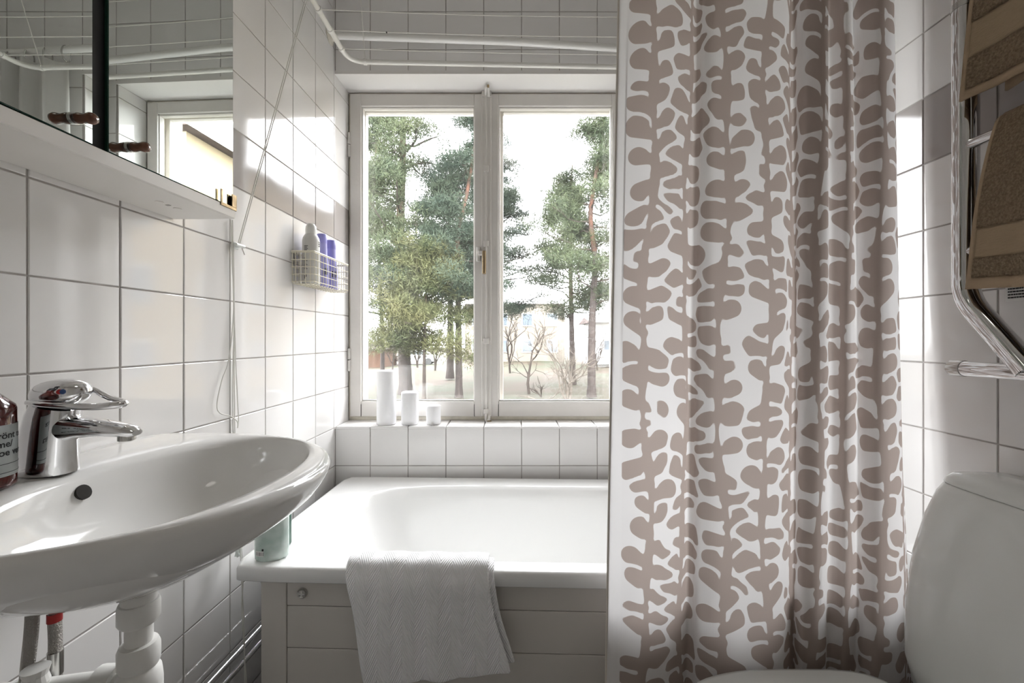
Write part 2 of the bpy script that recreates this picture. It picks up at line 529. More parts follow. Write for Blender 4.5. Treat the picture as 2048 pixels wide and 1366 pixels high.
def frame_ring(x0, x1, z0, z1, gx0, gx1, gz0, gz1, y0, y1, bv=.002):
    m = MB()
    m.box(x0, gx0, y0, y1, z0, z1, bv); m.box(gx1, x1, y0, y1, z0, z1, bv)
    m.box(gx0, gx1, y0 + .0006, y1, gz1, z1, bv); m.box(gx0, gx1, y0 + .0006, y1, z0, gz0, bv)
    return m
for (x0, x1, gx0, gx1) in ((700, 965.5, 722, 948.5), (980.5, 1246, 997, 1224)):
    y0p, y1p, g0, g1 = 187.5, 833, 211.5, 803
    sash = frame_ring(wx(x0), wx(x1), wz(y1p), wz(y0p), wx(gx0), wx(gx1), wz(g1), wz(g0), YS, YS + .036).build('sash', 'window_paint', win)
    bead = frame_ring(wx(gx0) - .001, wx(gx1) + .001, wz(g1) - .001, wz(g0) + .001,
                      wx(gx0) + .006, wx(gx1) - .004, wz(g1) + .004, wz(g0) - .007, YS + .009, YS + .034, .0015).build('glazing_bead', 'window_paint', sash)
    MB().box(wx(gx0) + .002, wx(gx1) - .002, YS + .020, YS + .023, wz(g1) + .001, wz(g0) - .001).build('pane', 'window_glass', sash)
    # dark joint lines of the old paint where the rail meets the stiles and under the putty
    jb = MB()
    jb.box(wx(gx0) + .004, wx(gx1) - .004, YS + .0075, YS + .0095, wz(g1) + .0035, wz(g1) + .0052)
    jb.box(wx(gx0) - .0008, wx(gx0) + .0008, YS - .0004, YS + .004, wz(y1p), wz(g1) - .012)
    jb.box(wx(gx1) - .0008, wx(gx1) + .0008, YS - .0004, YS + .004, wz(y1p), wz(g1) - .012)
    jb.build('paint_crack', 'dark_gap', sash)
    # outer sash of the double window
    Yo = 1.945; so_ = F / Yo
    ox = lambda px: (px - 1024) / so_
    oz = lambda py: CZ + (677 - py) / so_
    osh = frame_ring(wx(gx0) - .05, wx(gx1) + .05, wz(g1) - .05, wz(g0) + .05,
                     ox(gx0 + 9.5), ox(gx1 - 1.5), oz(g1 - 2), oz(g0 + 14), Yo, Yo + .035).build('outer_sash', 'window_paint', win)
    MB().box(ox(gx0 + 9.5) - .004, ox(gx1 - 1.5) + .004, Yo + .016, Yo + .019, oz(g1 - 2) - .004, oz(g0 + 14) + .004).build('pane', 'window_glass', osh)
# meeting strip, espagnolette rod and its fittings
mstrip = MB(); mstrip.box(wx(963), wx(983), YS - .007, YS + .02, wz(832), wz(188), .003)
mstrip.build('meeting_strip', 'window_paint', win)
rd = MB(); rd.tube([(wx(972.5), YS - .013, wz(835)), (wx(972.5), YS - .013, wz(180))], .0052, 10)
autosmooth(rd.build('espagnolette_rod', 'window_paint', win))
for py in (340, 489, 682):
    g = MB(); g.box(wx(967.5), wx(978), YS - .020, YS - .005, wz(py + 6), wz(py - 6), .002)
    g.box(wx(964), wx(981), YS - .009, YS - .005, wz(py + 3), wz(py - 1), .001)
    g.build('rod_guide', 'window_paint', win)
hk = MB(); hk.tube(bend([(-.1110, YS - .013, wz(190)), (-.1110, YS - .020, 2.168), (-.1085, YS - .058, 2.180), (-.1000, YS - .060, 2.180), (-.0985, YS - .022, 2.160)], .012), .0058, 8)
hk.box(wx(963.5), wx(983), YS - .012, YS - .004, wz(196), wz(184), .001)
autosmooth(hk.build('rod_hook', 'window_paint', win))
kb = MB(); kb.box(-.1035, -.0945, YS - .068, YS - .060, 2.172, 2.182, .001); kb.build('worn_tip', 'bare_brass', win)
hk = MB(); hk.tube(bend([(wx(972), YS - .013, wz(828)), (wx(972), YS - .016, wz(840)), (wx(978), YS - .02, wz(840)), (wx(979), YS - .014, wz(829))], .01), .006, 8)
hk.box(wx(967), wx(977), YS - .021, YS - .005, wz(826), wz(816), .002)
autosmooth(hk.build('rod_hook', 'window_paint', win))
kb = MB(); kb.box(wx(975), wx(983), YS - .026, YS - .016, wz(842), wz(839), .001); kb.build('worn_tip', 'bare_brass', win)
hp = MB(); hp.box(wx(953), wx(961), YS - .010, YS, wz(524), wz(494), .003); hp.box(wx(957), wx(969), YS - .028, YS - .008, wz(512), wz(504), .002)
hp.build('handle_catch', 'window_paint', win)
hd = MB(); hd.box(wx(965.5), wx(972.5), YS - .034, YS - .02, wz(550), wz(504), .003)
hd.build('handle', 'bare_brass', win)
for y0, y1 in ((266, 314), (697, 742)):
    g = MB()
    for a, c in ((y0, (y0 + y1) / 2 - 1), ((y0 + y1) / 2 + 1, y1)):
        g.tube([(wx(698.5), YS - .003, wz(c)), (wx(698.5), YS - .003, wz(a))], .0062, 10)
    autosmooth(g.build('hinge', 'window_paint', win))

# ------------------------------------------------------------------ bathtub, panel
TR = .58
TA = -.034
def tub_front(x): return 1.038 + TA * (x + .678)
tub = empty('bathtub', (-.678, 1.038, 0), math.atan(TA), 'white enamelled bathtub with greige board front under the window', 'bathtub')
TL, TD = 1.56, .685
def ring_rect(l, r, f_, b_, z, n_exp, N=96):
    cx, cy = (l + TL - r) / 2, (f_ + TD - b_) / 2
    ax, ay = (TL - r - l) / 2, (TD - b_ - f_) / 2
    out = []
    for k in range(N):
        t = 2 * PI * (k + .0) / N
        c, s = math.cos(t), math.sin(t)
        if n_exp is None: q = 1 / max(abs(c), abs(s))
        else: q = (abs(c) ** n_exp + abs(s) ** n_exp) ** (-1 / n_exp)
        out.append((cx + ax * c * q, cy + ay * s * q, z))
    return out
R = [ring_rect(.03, .03, .03, .03, TR - .038, 30), ring_rect(.004, .004, .004, .004, TR - .038, 40), ring_rect(0, 0, 0, 0, TR - .034, 40),
     ring_rect(0, 0, 0, 0, TR - .010, 40), ring_rect(0, 0, 0, 0, TR - .006, 40), ring_rect(.002, .002, .002, .002, TR - .0015, 40), ring_rect(.007, .007, .007, .007, TR, 40), ring_rect(.013, .013, .013, .013, TR, 40),
     ring_rect(.06, .05, .025, .04, TR - .0005, 16), ring_rect(.115, .085, .048, .082, TR - .001, 6), ring_rect(.125, .09, .054, .09, TR - .004, 5),
     ring_rect(.135, .097, .061, .099, TR - .014, 4.6), ring_rect(.15, .105, .068, .107, TR - .04, 4.4), ring_rect(.19, .12, .08, .12, TR - .12, 4.2),
     ring_rect(.25, .135, .095, .135, TR - .23, 4), ring_rect(.32, .15, .115, .15, TR - .32, 3.6), ring_rect(.40, .19, .16, .19, TR - .37, 3.2),
     ring_rect(.55, .35, .25, .27, TR - .39, 2.6)]
tb = MB().loft(R, False, True)
# the outer shell behind the panel keeps the rim from floating
tb.loft([ring_rect(.10, .05, .06, .05, .02, 8), ring_rect(.06, .04, .05, .04, .25, 8), ring_rect(.03, .03, .03, .03, TR - .038, 30)], True, False)
autosmooth(tb.build('tub_body', 'enamel', tub), 50)
wo = MB().lathe([(.012, 0), (.03, 0), (.03, .004), (.026, .006), (.012, .004)], 20, (1.15, .34, TR - .389))
autosmooth(wo.build('drain_fitting', 'chrome', tub))

pan = tub
PY = .024
p0 = .062; p1 = p0 + .064
MB().box(p0, p1 - .0008, PY, PY + .022, .03, TR - .040, .0012).build('stile', 'panel_paint', pan)
zs = [TR - .040, .474, .371, .268, .165, .03]
for i in range(5):
    MB().box(p1 + .0006, TL - .03, PY + .001, PY + .018, zs[i + 1] + .0008, zs[i] - .0008, .0012).build('board', 'panel_paint', pan)
MB().box(p0 + .004, TL - .03, PY + .018, PY + .024, .03, TR - .042).build('backing', 'dark_gap', pan)
MB().box(p0 + .001, p0 + .02, PY + .022, .62, .03, TR - .042).build('end_board', 'panel_paint', pan)
kx, kz = p1 + .040, .507
kn = MB(); kn.lathe([(.0125, 0), (.0125, .005), (.0105, .0075), (.009, .006)], 24)
ko = autosmooth(kn.build('turn_lock', 'steel', pan, loc=(kx, PY + .001, kz), rot=(PI / 2, 0, 0)))
km = MB(); km.box(-.0065, .0065, -.0011, .0011, .006, .0082); km.box(-.0011, .0011, -.0085, .0085, .006, .0082); km.box(-.004, .004, -.0085, -.0065, .006, .0082)
for k in range(5): km.box(-.0105, -.0085, -.004 + k * .002, -.0032 + k * .002, .006, .0085)
km.build('lock_cross', 'plastic_white', ko)

# ------------------------------------------------------------------ washbasin (left-wall frame)
BZ = .938
BT = .615
def lw(w, y, z):
    c, s = math.cos(AL), math.sin(AL)
    return Vector((XL0 + c * w - s * y, s * w + c * y, z))
basin = empty('washbasin', lw(0, BT, BZ), AL, 'large oval white porcelain washbasin on the tiled wall', 'sink')
NB = 96
def outl(th):
    c, s = math.cos(th), math.sin(th)          # c: away from the wall
    if c >= 0: a, e = .366, 2.15
    else: a, e = .117, 5.0
    q = (abs(c) ** e + abs(s) ** e) ** (-1 / e)
    return Vector((.105 + a * c * q - 0, .272 * s * q))
def inl(th):
    c, s = math.cos(th), math.sin(th)
    e = 2.25
    q = (abs(c) ** e + abs(s) ** e) ** (-1 / e)
    return Vector((.262 + (.158 if c > 0 else .135) * c * q, .226 * s * q))
thx = [2 * PI * k / NB for k in range(NB)]
O = [outl(t) for t in thx]; I = [inl(t) for t in thx]
for p in O: p.x = max(p.x, .002)
co = Vector((.215, 0)); ci = Vector((.255, 0))
def oring(s, z, flat=0.0):
    r = []
    for p in O:
        q = co + (p - co) * s
        r.append((q.x, q.y, z))
    return r
def iring(s, z): return [((ci + (p - ci) * s).x, (ci + (p - ci) * s).y, z) for p in I]
def mring(t, z, zb=None):
    r = []
    for k in range(NB):
        p = O[k] * (1 - t) + I[k] * t
        r.append((p.x, p.y, z))
    return r
rings = [oring(.13, -.156), oring(.25, -.148), oring(.42, -.128), oring(.58, -.105), oring(.72, -.083), oring(.84, -.062),
         oring(.92, -.045), oring(.97, -.028), oring(.995, -.016), oring(1.0, -.008), mring(.10, -.0015), mring(.3, 0.0), mring(.62, -.0005), mring(.86, -.002),
         mring(.96, -.006), iring(.985, -.014), iring(.955, -.035), iring(.90, -.061), iring(.80, -.083), iring(.62, -.104), iring(.40, -.118), iring(.15, -.126), iring(.07, -.129)]
bb = MB().loft(rings, True, True)
autosmooth(bb.build('bowl', 'porcelain', basin), 60)
ov = MB(); ov.lathe([(.0105, -.004), (.0105, .0002), (.006, .0004)], 20)
# overflow hole sits in the wall-side slope of the bowl
oo = ov.build('overflow_hole', 'dark_gap', basin, loc=(.1355, .008, -.029), rot=(0, math.radians(66), 0))
dn = MB().lathe([(.032, 0), (.030, .003), (.020, .002), (.012, -.002)], 24, (.24, 0, -.1290)); autosmooth(dn.build('drain_ring', 'chrome', basin))

# trap and pipes below
TRX = .228
trap = empty('drain_trap', lw(TRX, BT - .005, .40), AL, 'white plastic bottle trap hanging under the washbasin', 'drain pipe')
z = lambda q: q - .40 + .010
t = MB(); t.lathe([(0.0197, z(.766)), (0.0267, z(.769)), (0.0267, z(.772)), (0.0164, z(.776))], 28); autosmooth(t.build('flange', 'rubber_dark', trap), 30)
t = MB(); t.lathe([(0.0201, z(.735)), (0.0201, z(.769))], 28); autosmooth(t.build('tailpiece', 'pvc', trap))
t = MB(); t.lathe([(0.0148, z(.722)), (0.0213, z(.723)), (0.0242, z(.728)), (0.0242, z(.748)), (0.0225, z(.753)), (0.0189, z(.754))], 28); autosmooth(t.build('slip_nut', 'pvc', trap))
t = MB(); t.lathe([(0.0160, z(.67)), (0.0160, z(.722)), (0.0139, z(.728))], 28); autosmooth(t.build('down_pipe', 'pvc', trap))
t = MB(); t.lathe([(0.0164, z(.660)), (0.0221, z(.662)), (0.0242, z(.667)), (0.0242, z(.688)), (0.0217, z(.695)), (0.0164, z(.696))], 28); autosmooth(t.build('slip_nut', 'pvc', trap))
t = MB(); t.lathe([(0.0197, z(.47)), (0.0271, z(.48)), (0.0271, z(.64)), (0.0254, z(.655)), (0.0180, z(.664))], 28); autosmooth(t.build('trap_cup', 'pvc', trap))
t = MB(); t.tube(bend([(-.02, -.0, z(.640)), (-.07, -.01, z(.640)), (-.16, -.02, z(.632)), (-TRX + .004, -.03, z(.63))], .03), .0165, 16); autosmooth(t.build('outlet_pipe', 'pvc', trap))
t = MB(); t.tube([(-.028, -.004, z(.640)), (-.052, -.007, z(.640))], .024, 18); autosmooth(t.build('outlet_nut', 'pvc', trap), 50)
# ribbed wall sleeve behind the hoses
rs = MB()
pr = []
for k in range(15): pr += [(.0125 if k % 2 else .015, (.552 + .0095 * k))]
rs.lathe(pr, 18)
o = rs.build('ribbed_sleeve', 'pvc', None, loc=lw(.108, .585, 0)); tag(o, 'ribbed white plastic sleeve standing behind the braided hoses', 'pipe')
for k, (pts, lab) in enumerate((([(.086, .602, .80), (.085, .600, .73), (.080, .598, .66), (.07, .595, .50), (.03, .60, .40)], 'left braided steel water hose under the washbasin'),
                                ([(.103, .613, .80), (.103, .613, .74), (.104, .613, .68), (.10, .612, .50), (.03, .62, .40)], 'right braided steel water hose with red top under the washbasin'))):
    root = empty('water_hose', lw(0, 0, 0), AL, lab, 'hose', 'braided hoses under the washbasin')
    pl = catmull(pts, 10)
    a = MB(); a.tube(pl, .0076, 12); autosmooth(a.build('braid', 'steel_braid', root))
    if k == 1:
        c = MB(); c.tube(catmull([(.103, .613, .742), (.103, .613, .730)], 3), .0084, 12); autosmooth(c.build('red_collar', 'red_mark', root))
        c = MB(); c.tube([(.104, .613, .688), (.1037, .613, .655)], .0088, 14); autosmooth(c.build('crimp_sleeve', 'steel', root))

# ------------------------------------------------------------------ mixer tap
tap = empty('mixer_tap', lw(.086, BT + .004, BZ), AL, 'chrome single lever mixer tap on the washbasin', 'tap')
def sect(cx, cz, ang, hl, hy, n=24, e=2.3):
    """section ring centred at (cx,0,cz); its plane is spanned by Y and the direction ang+90 in XZ"""
    d = Vector((math.cos(ang + PI / 2), 0, math.sin(ang + PI / 2)))
    r = []
    for k in range(n):
        t = 2 * PI * k / n; c, s = math.cos(t), math.sin(t)
        q = (abs(c) ** e + abs(s) ** e) ** (-1 / e)
        r.append(Vector((cx, 0, cz)) + d * (hl * c * q) + Vector((0, hy * s * q, 0)))
    return r
t = MB()
up = PI / 2
t.loft([sect(0, 0, up, .036, .027), sect(0, .004, up, .0365, .0275), sect(.001, .020, up, .0355, .026), sect(.002, .042, up - .05, .035, .025),
        sect(.005, .062, up - .12, .034, .0245), sect(.009, .080, up - .18, .032, .024), sect(.013, .094, up - .2, .029, .023)])
autosmooth(t.build('body', 'chrome', tap), 50)
t = MB()
t.loft([sect(.0, .062, -.25, .022, .020), sect(.03, .064, -.12, .020, .0195), sect(.055, .064, -.05, .0145, .0175), sect(.085, .063, -.08, .0115, .016),
        sect(.110, .0605, -.12, .0095, .0145), sect(.126, .058, -.15, .0075, .012), sect(.1315, .057, -.15, .004, .008)])
autosmooth(t.build('spout', 'chrome', tap), 50)
t = MB().lathe([(.0085, 0), (.0105, .001), (.0105, .009), (.010, .0105)], 20, (.116, 0, .0455)); autosmooth(t.build('aerator', 'steel', tap))
t = MB()
hs = []
for k in range(13):
    a = -PI / 2 + PI * k / 12
    hs.append(sect(.020 + .0385 * math.sin(a), .112 + .002 * math.sin(a), -.08, max(.0008, .0205 * math.cos(a) ** .8), max(.0008, .0235 * math.cos(a) ** .8)))
t.loft(hs)
head = autosmooth(t.build('lever_head', 'chrome', tap), 60)
t = MB()
lp = [(-.004, -.022, .102), (.02, -.0245, .100), (.05, -.020, .097), (.08, -.013, .095), (.104, -.008, .0965), (.111, 0, .0975), (.104, .008, .0985), (.08, .013, .103), (.055, .017, .113), (.04, .014, .122)]
t.tube(catmull(lp, 5), [.0035 + .0016 * math.sin(PI * i / 45) for i in range(46)], 10)
t.box(.092, .112, -.0085, .0085, .0945, .0995, .002)
autosmooth(t.build('lever', 'chrome', tap), 60)
for dz, mm, nm in ((0.0008, 'red_mark', 'hot_mark'), (-.0004, 'blue_mark', 'cold_mark')):
    d = MB().lathe([(.0036, 0), (.0036, .0012), (.0026, .0018)], 16)
    d.build(nm, mm, tap, loc=(.0400 + (0 if dz > 0 else .0030), -.0198 + (0 if dz > 0 else .0012), .1165), rot=Vector((.45, -.86, .24)).to_track_quat('Z', 'Y').to_euler())

# ------------------------------------------------------------------ soap dispenser
sb_c = lw(.078, .546, BZ)
soap = empty('soap_bottle', sb_c, AL, 'dark red soap bottle with grey label beside the tap', 'soap bottle')
SR_ = .0335
t = MB().lathe([(.030, .0), (.0335, .004), (SR_, .008), (SR_, .100), (.032, .105), (.020, .118), (.0145, .124), (.0145, .14)], 36)
autosmooth(t.build('bottle_body', 'amber_bottle', soap), 50)
t = MB().lathe([(.0165, .136), (.0165, .153), (.006, .155), (.0055, .180), (.012, .182), (.012, .192), (.004, .193)], 20)
t.tube(bend([(0, 0, .187), (-.005, -.03, .188), (-.008, -.045, .179)], .008), .0045, 8)
autosmooth(t.build('pump', 'ink', soap))
lb = MB(); n = 30; a0, a1 = -2.2, 1.2
lb.loft([[((SR_ + .0004) * math.cos(a0 + (a1 - a0) * k / n), (SR_ + .0004) * math.sin(a0 + (a1 - a0) * k / n), q) for k in range(n + 1)] for q in (.016, .081)], False, False, False)
autosmooth(lb.build('label', 'label_grey', soap))
def wrap(a_off, zz):
    return lambda x, y: Vector(((SR_ + .0008) * math.cos(a_off + x / SR_), (SR_ + .0008) * math.sin(a_off + x / SR_), zz + y))
for i, s_ in enumerate(('Grönt te', 'Lime/', 'Aloe vera')):
    text_mesh('lettering', s_, .0118, 'ink', wrap(-.46, .0640 - .0108 * i), soap, bold=.0002)
ln = MB()
for q in (.0315, .0205):
    ln.loft([[((SR_ + .0008) * math.cos(a0 + (a1 - a0) * k / n), (SR_ + .0008) * math.sin(a0 + (a1 - a0) * k / n), q + dq) for k in range(n + 1)] for dq in (0, .0007)], False, False, False)
ln.build('label_rule', 'ink', soap)

# ------------------------------------------------------------------ mirror cabinet
CW = .135
cab = empty('mirror_cabinet', lw(0, 0, 1.388), AL, 'white bathroom cabinet with two mirror doors over the washbasin', 'cabinet')
CY0, CY1, CH = .33, .945, .76
t = MB(); t.box(.001, CW - .004, CY0, CY1, 0, .016, .001); t.build('bottom_shelf', 'cabinet_white', cab)
t = MB(); t.box(CW - .0045, CW, CY0, CY1, .0005, .022, .001); t.build('front_lip', 'cabinet_white', cab)
for y0, y1 in ((CY0, CY0 + .016), (CY1 - .016, CY1)):
    MB().box(.001, CW - .012, y0, y1, .016, CH, .001).build('side_panel', 'cabinet_white', cab)
MB().box(.001, CW - .012, CY0 + .016, CY1 - .016, CH - .016, CH).build('top_panel', 'cabinet_white', cab)
MB().box(.001, .01, CY0 + .016, CY1 - .016, .016, CH - .016).build('back_panel', 'cabinet_dark', cab)
MB().box(.01, CW - .02, CY0 + .016, CY1 - .016, .0165, .019).build('inner_floor', 'cabinet_dark', cab)
MB().box(.02, CW - .012, .640, .668, .019, CH - .018).build('centre_post', 'cabinet_dark', cab)
for (q, dr_) in ((0.825, .012), (.868, .012)):
    c = MB().lathe([(.007, -.0012), (.007, .0002)], 18, (.070, q, 0)); c.build('screw_cap', 'cabinet_white', cab)
MB().box(.066, .074, .843, .848, -.0008, .0004).build('screw_slot', 'grout', cab)
def door(y0, y1, rz, hinge_y):
    d = empty('mirror_door', (CW - .004, hinge_y, 0), rz); d.parent = cab
    g = MB(); g.box(-.006, -.0004, y0 - hinge_y, y1 - hinge_y, .024, CH - .004, .0008); g.build('glass', 'glass_edge', d)
    g = MB(); g.add([(0, y0 - hinge_y + .0016, .0255), (0, y1 - hinge_y - .0016, .0255), (0, y1 - hinge_y - .0016, CH - .0055), (0, y0 - hinge_y + .0016, CH - .0055)], [(0, 1, 2, 3)])
    g.build('mirror_face', 'mirror', d)
    return d
dA = door(.345, .6405, math.atan(SL), .6405)
dB = door(.6625, CY1, 0, CY1)
def knob(d, y, zz, nm='knob'):
    k = MB().lathe([(.0056, 0), (.0068, .002), (.0078, .005), (.0072, .010), (.0064, .014), (.0074, .019), (.0082, .023), (.0070, .0275), (.003, .029)], 20)
    k = autosmooth(k.build(nm, 'knob_wood', d, loc=(.002, y, zz), rot=(0, PI / 2, 0)), 60)
    r = MB().lathe([(.0082, -.0012), (.0082, .0012), (.006, .0016)], 20)
    r = r.build('knob_ring', 'steel', d, loc=(.0012, y, zz), rot=(0, PI / 2, 0))
knob(dA, .612 - .6405, .049); knob(dB, .699 - CY1, .047)
br = MB()
br.box(CW - .006, CW + .002, CY1 - .046, CY1 + .003, .017, .0235, .0006)
br.box(CW + .0002, CW + .0022, CY1 - .046, CY1 - .041, .0235, .050, .0004)
br.box(CW - .016, CW + .0022, CY1 + .0002, CY1 + .0025, .017, .050, .0004)
br.box(CW + .0002, CW + .0022, CY1 - .012, CY1 + .0005, .0235, .050, .0004)
br.build('brass_clip', 'brass', cab)

# ------------------------------------------------------------------ wire basket with bottles (left wall)
BY0, BY1, BZ0, BZ1, BW = 1.405, 1.68, 1.306, 1.412, .080
bas = empty('wire_basket', lw(0, 0, 0), AL, 'cream wire basket on the tiled wall by the window', 'basket')
w = MB()
for k in range(5):
    q = BZ0 + .008 + (BZ1 - BZ0 - .012) * k / 4
    w.tube(bend([(.006, BY0, q), (BW, BY0, q), (BW, BY1, q), (.006, BY1, q), (.006, BY0, q)], .008, 3), .0013, 6)
ny = 14
for k in range(ny):
    y = BY0 + .006 + (BY1 - BY0 - .012) * k / (ny - 1)
    w.tube(bend([(.006, y, BZ1 - .002), (.006, y, BZ0), (BW, y, BZ0), (BW, y, BZ1 - .002)], .008, 3), .0012, 6)
for x in (.02, .036, .052, .068):
    w.tube(bend([(x, BY0, BZ1 - .002), (x, BY0, BZ0), (x, BY1, BZ0), (x, BY1, BZ1 - .002)], .008, 3), .0012, 6)
o = autosmooth(w.build('wire_grid', 'basket_wire', bas)); tag(o, kind='stuff')
w = MB(); w.tube(bend([(.006, BY0, BZ1), (BW, BY0, BZ1), (BW, BY1, BZ1), (.006, BY1, BZ1), (.006, BY0 + .001, BZ1)], .008, 4), .0022, 8)
autosmooth(w.build('rim_wire', 'basket_wire', bas))
for y in (1.43, 1.64):
    h = MB(); h.tube(bend([(.0, y, BZ1 - .035), (.004, y, BZ1 - .03), (.004, y, BZ1 + .002), (.009, y, BZ1 + .004), (.009, y, BZ1 - .01)], .004, 3), .0026, 8)
    h.lathe([(.008, 0), (.008, .003)], 12, (.003, y, BZ1 - .04)); autosmooth(h.build('wall_hook', 'steel', bas))
def bottle(name, label, cat, y, prof, m_, parts=(), group=None, sx=1.0, sy=1.0, wpos=.042):
    r = empty(name, lw(wpos, y, BZ0 + .0022), AL, label, cat, group)
    autosmooth(MB().lathe(prof, 28, sx=sx, sy=sy).build('bottle_body', m_, r), 50)
    for nm, pf, mm in parts:
        autosmooth(MB().lathe(pf, 28, sx=sx, sy=sy).build(nm, mm, r), 50)
    return r
can = bottle('spray_can', 'white spray can standing in the wire basket', 'spray can', 1.462,
             [(.026, 0), (.0275, .004), (.0275, .148), (.0255, .158), (.0195, .169), (.017, .171)], 'can_white',
             [('cap', [(.0175, .1705), (.0178, .186), (.0165, .197), (.011, .206), (.004, .208)], 'can_cap')])
lb = MB()
def arc_box(a0, a1, z0, z1, r, n=6):
    lb.loft([[(r * math.cos(a0 + (a1 - a0) * k / n), r * math.sin(a0 + (a1 - a0) * k / n), q) for k in range(n + 1)] for q in (z0, z1)], False, False, False)
for i in range(3): arc_box(-.15, .12, .128 + .007 * i, .132 + .007 * i, .0279)
arc_box(.05, .14, .128, .146, .0279)
for i in range(5): arc_box(-1.95, -1.45 - .1 * (i % 2), .108 + .0045 * i, .110 + .0045 * i, .0279)
for i in range(9): arc_box(-2.0, -1.5 - .12 * (i % 3), .05 + .0045 * i, .0515 + .0045 * i, .0279)
arc_box(-1.9, -1.78, .018, .030, .0279); arc_box(-1.7, -1.62, .024, .032, .0279)
tag(lb.build('lettering', 'ink', can), kind='stuff')
for y, lab, hh in ((1.540, 'taller lilac bottle next to the spray can in the wire basket', .190), (1.612, 'lilac bottle nearest the window in the wire basket', .184)):
    r = bottle('lilac_bottle', lab, 'bottle', y,
               [(.021, 0), (.023, .004), (.0232, .06), (.0215, .09), (.0178, .115), (.0165, hh - .034), (.0165, hh - .032)], 'lilac_body',
               [('cap', [(.0158, hh - .0335), (.0168, hh - .032), (.0168, hh - .002), (.0150, hh), (.004, hh)], 'lilac')], 'lilac bottles in the basket')
    lb = MB(); 
    for i in range(3): arc_box(-1.0 + .28 * i, -.86 + .28 * i, .045, .068, .0236, 4)
    tag(lb.build('lettering', 'ink', r), kind='stuff')

# ------------------------------------------------------------------ candles
for px, r, h_, lab in ((773, .0393, .222, 'tall white pillar candle on the window sill'), (820, .0352, .134, 'medium white pillar candle on the window sill'),
                       (867, .0297, .079, 'short white pillar candle on the window sill')):
    yy = 1.788
    c = empty('pillar_candle', ((px - 1024) / F * yy, yy, SILL), 0, lab, 'candle', 'candles on the window sill')
    autosmooth(MB().lathe([(r - .003, 0), (r, .003), (r, h_ - .006), (r - .002, h_ - .002), (r - .007, h_), (.004, h_ - .002)], 40).build('wax', 'candle_wax', c), 60)
    k = MB(); k.tube([(0, 0, h_ - .003), (.0004, 0, h_ + .002), (.0012, 0, h_ + .005)], .001, 6); k.build('wick', 'wick', c)

# ------------------------------------------------------------------ bottles on the tub corner
gb = empty('shampoo_bottle', (-.601, 1.083, TR), .25, 'pale green translucent bottle with barcode on the bathtub corner', 'bottle')
autosmooth(MB().lathe([(.034, 0), (.038, .004), (.039, .02), (.039, .13), (.036, .15), (.02, .168), (.014, .172)], 36, sx=1, sy=.62).build('bottle_body', 'green_bottle', gb), 50)
autosmooth(MB().lathe([(.0165, .170), (.0165, .192), (.014, .195), (.004, .195)], 24).build('cap', 'dark_green', gb), 50)
bc = MB()
def on_oval(x, zz): return (x, -.62 * math.sqrt(max(0, .0394 ** 2 - x * x)) - .0004, zz)
for i, wd in enumerate((1, 2, 1, 1, 3, 1, 2, 1, 1, 2)):
    x0 = -.031 + i * .0019; x1 = x0 + .00045 * wd
    bc.add([on_oval(x0, .016), on_oval(x1, .016), on_oval(x1, .025), on_oval(x0, .025)], [(0, 1, 2, 3)])
for x0, x1 in ((-.017, -.0125),):
    bc.add([on_oval(x0, .0275), on_oval(x1, .0275), on_oval(x1, .033), on_oval(x0, .033)], [(0, 1, 2, 3)])
bc.build('barcode', 'ink', gb)
bp_ = MB(); xs = [-.032 + .0024 * k for k in range(9)]
bp_.loft([[(lambda q: (q[0], q[1] + .0002, q[2]))(on_oval(x, q)) for x in xs] for q in (.014, .027)], False, False, False); bp_.build('barcode_label', 'label_white', gb)
g2 = empty('conditioner_bottle', (-.615, 1.150, TR), .1, 'dark green bottle behind the pale bottle on the bathtub corner', 'bottle')
autosmooth(MB().lathe([(.024, 0), (.027, .004), (.027, .13), (.022, .15), (.013, .158)], 28, sx=1, sy=.7).build('bottle_body', 'dark_green', g2), 50)
autosmooth(MB().lathe([(.015, .156), (.015, .176), (.004, .178)], 20).build('cap', 'ink', g2), 50)

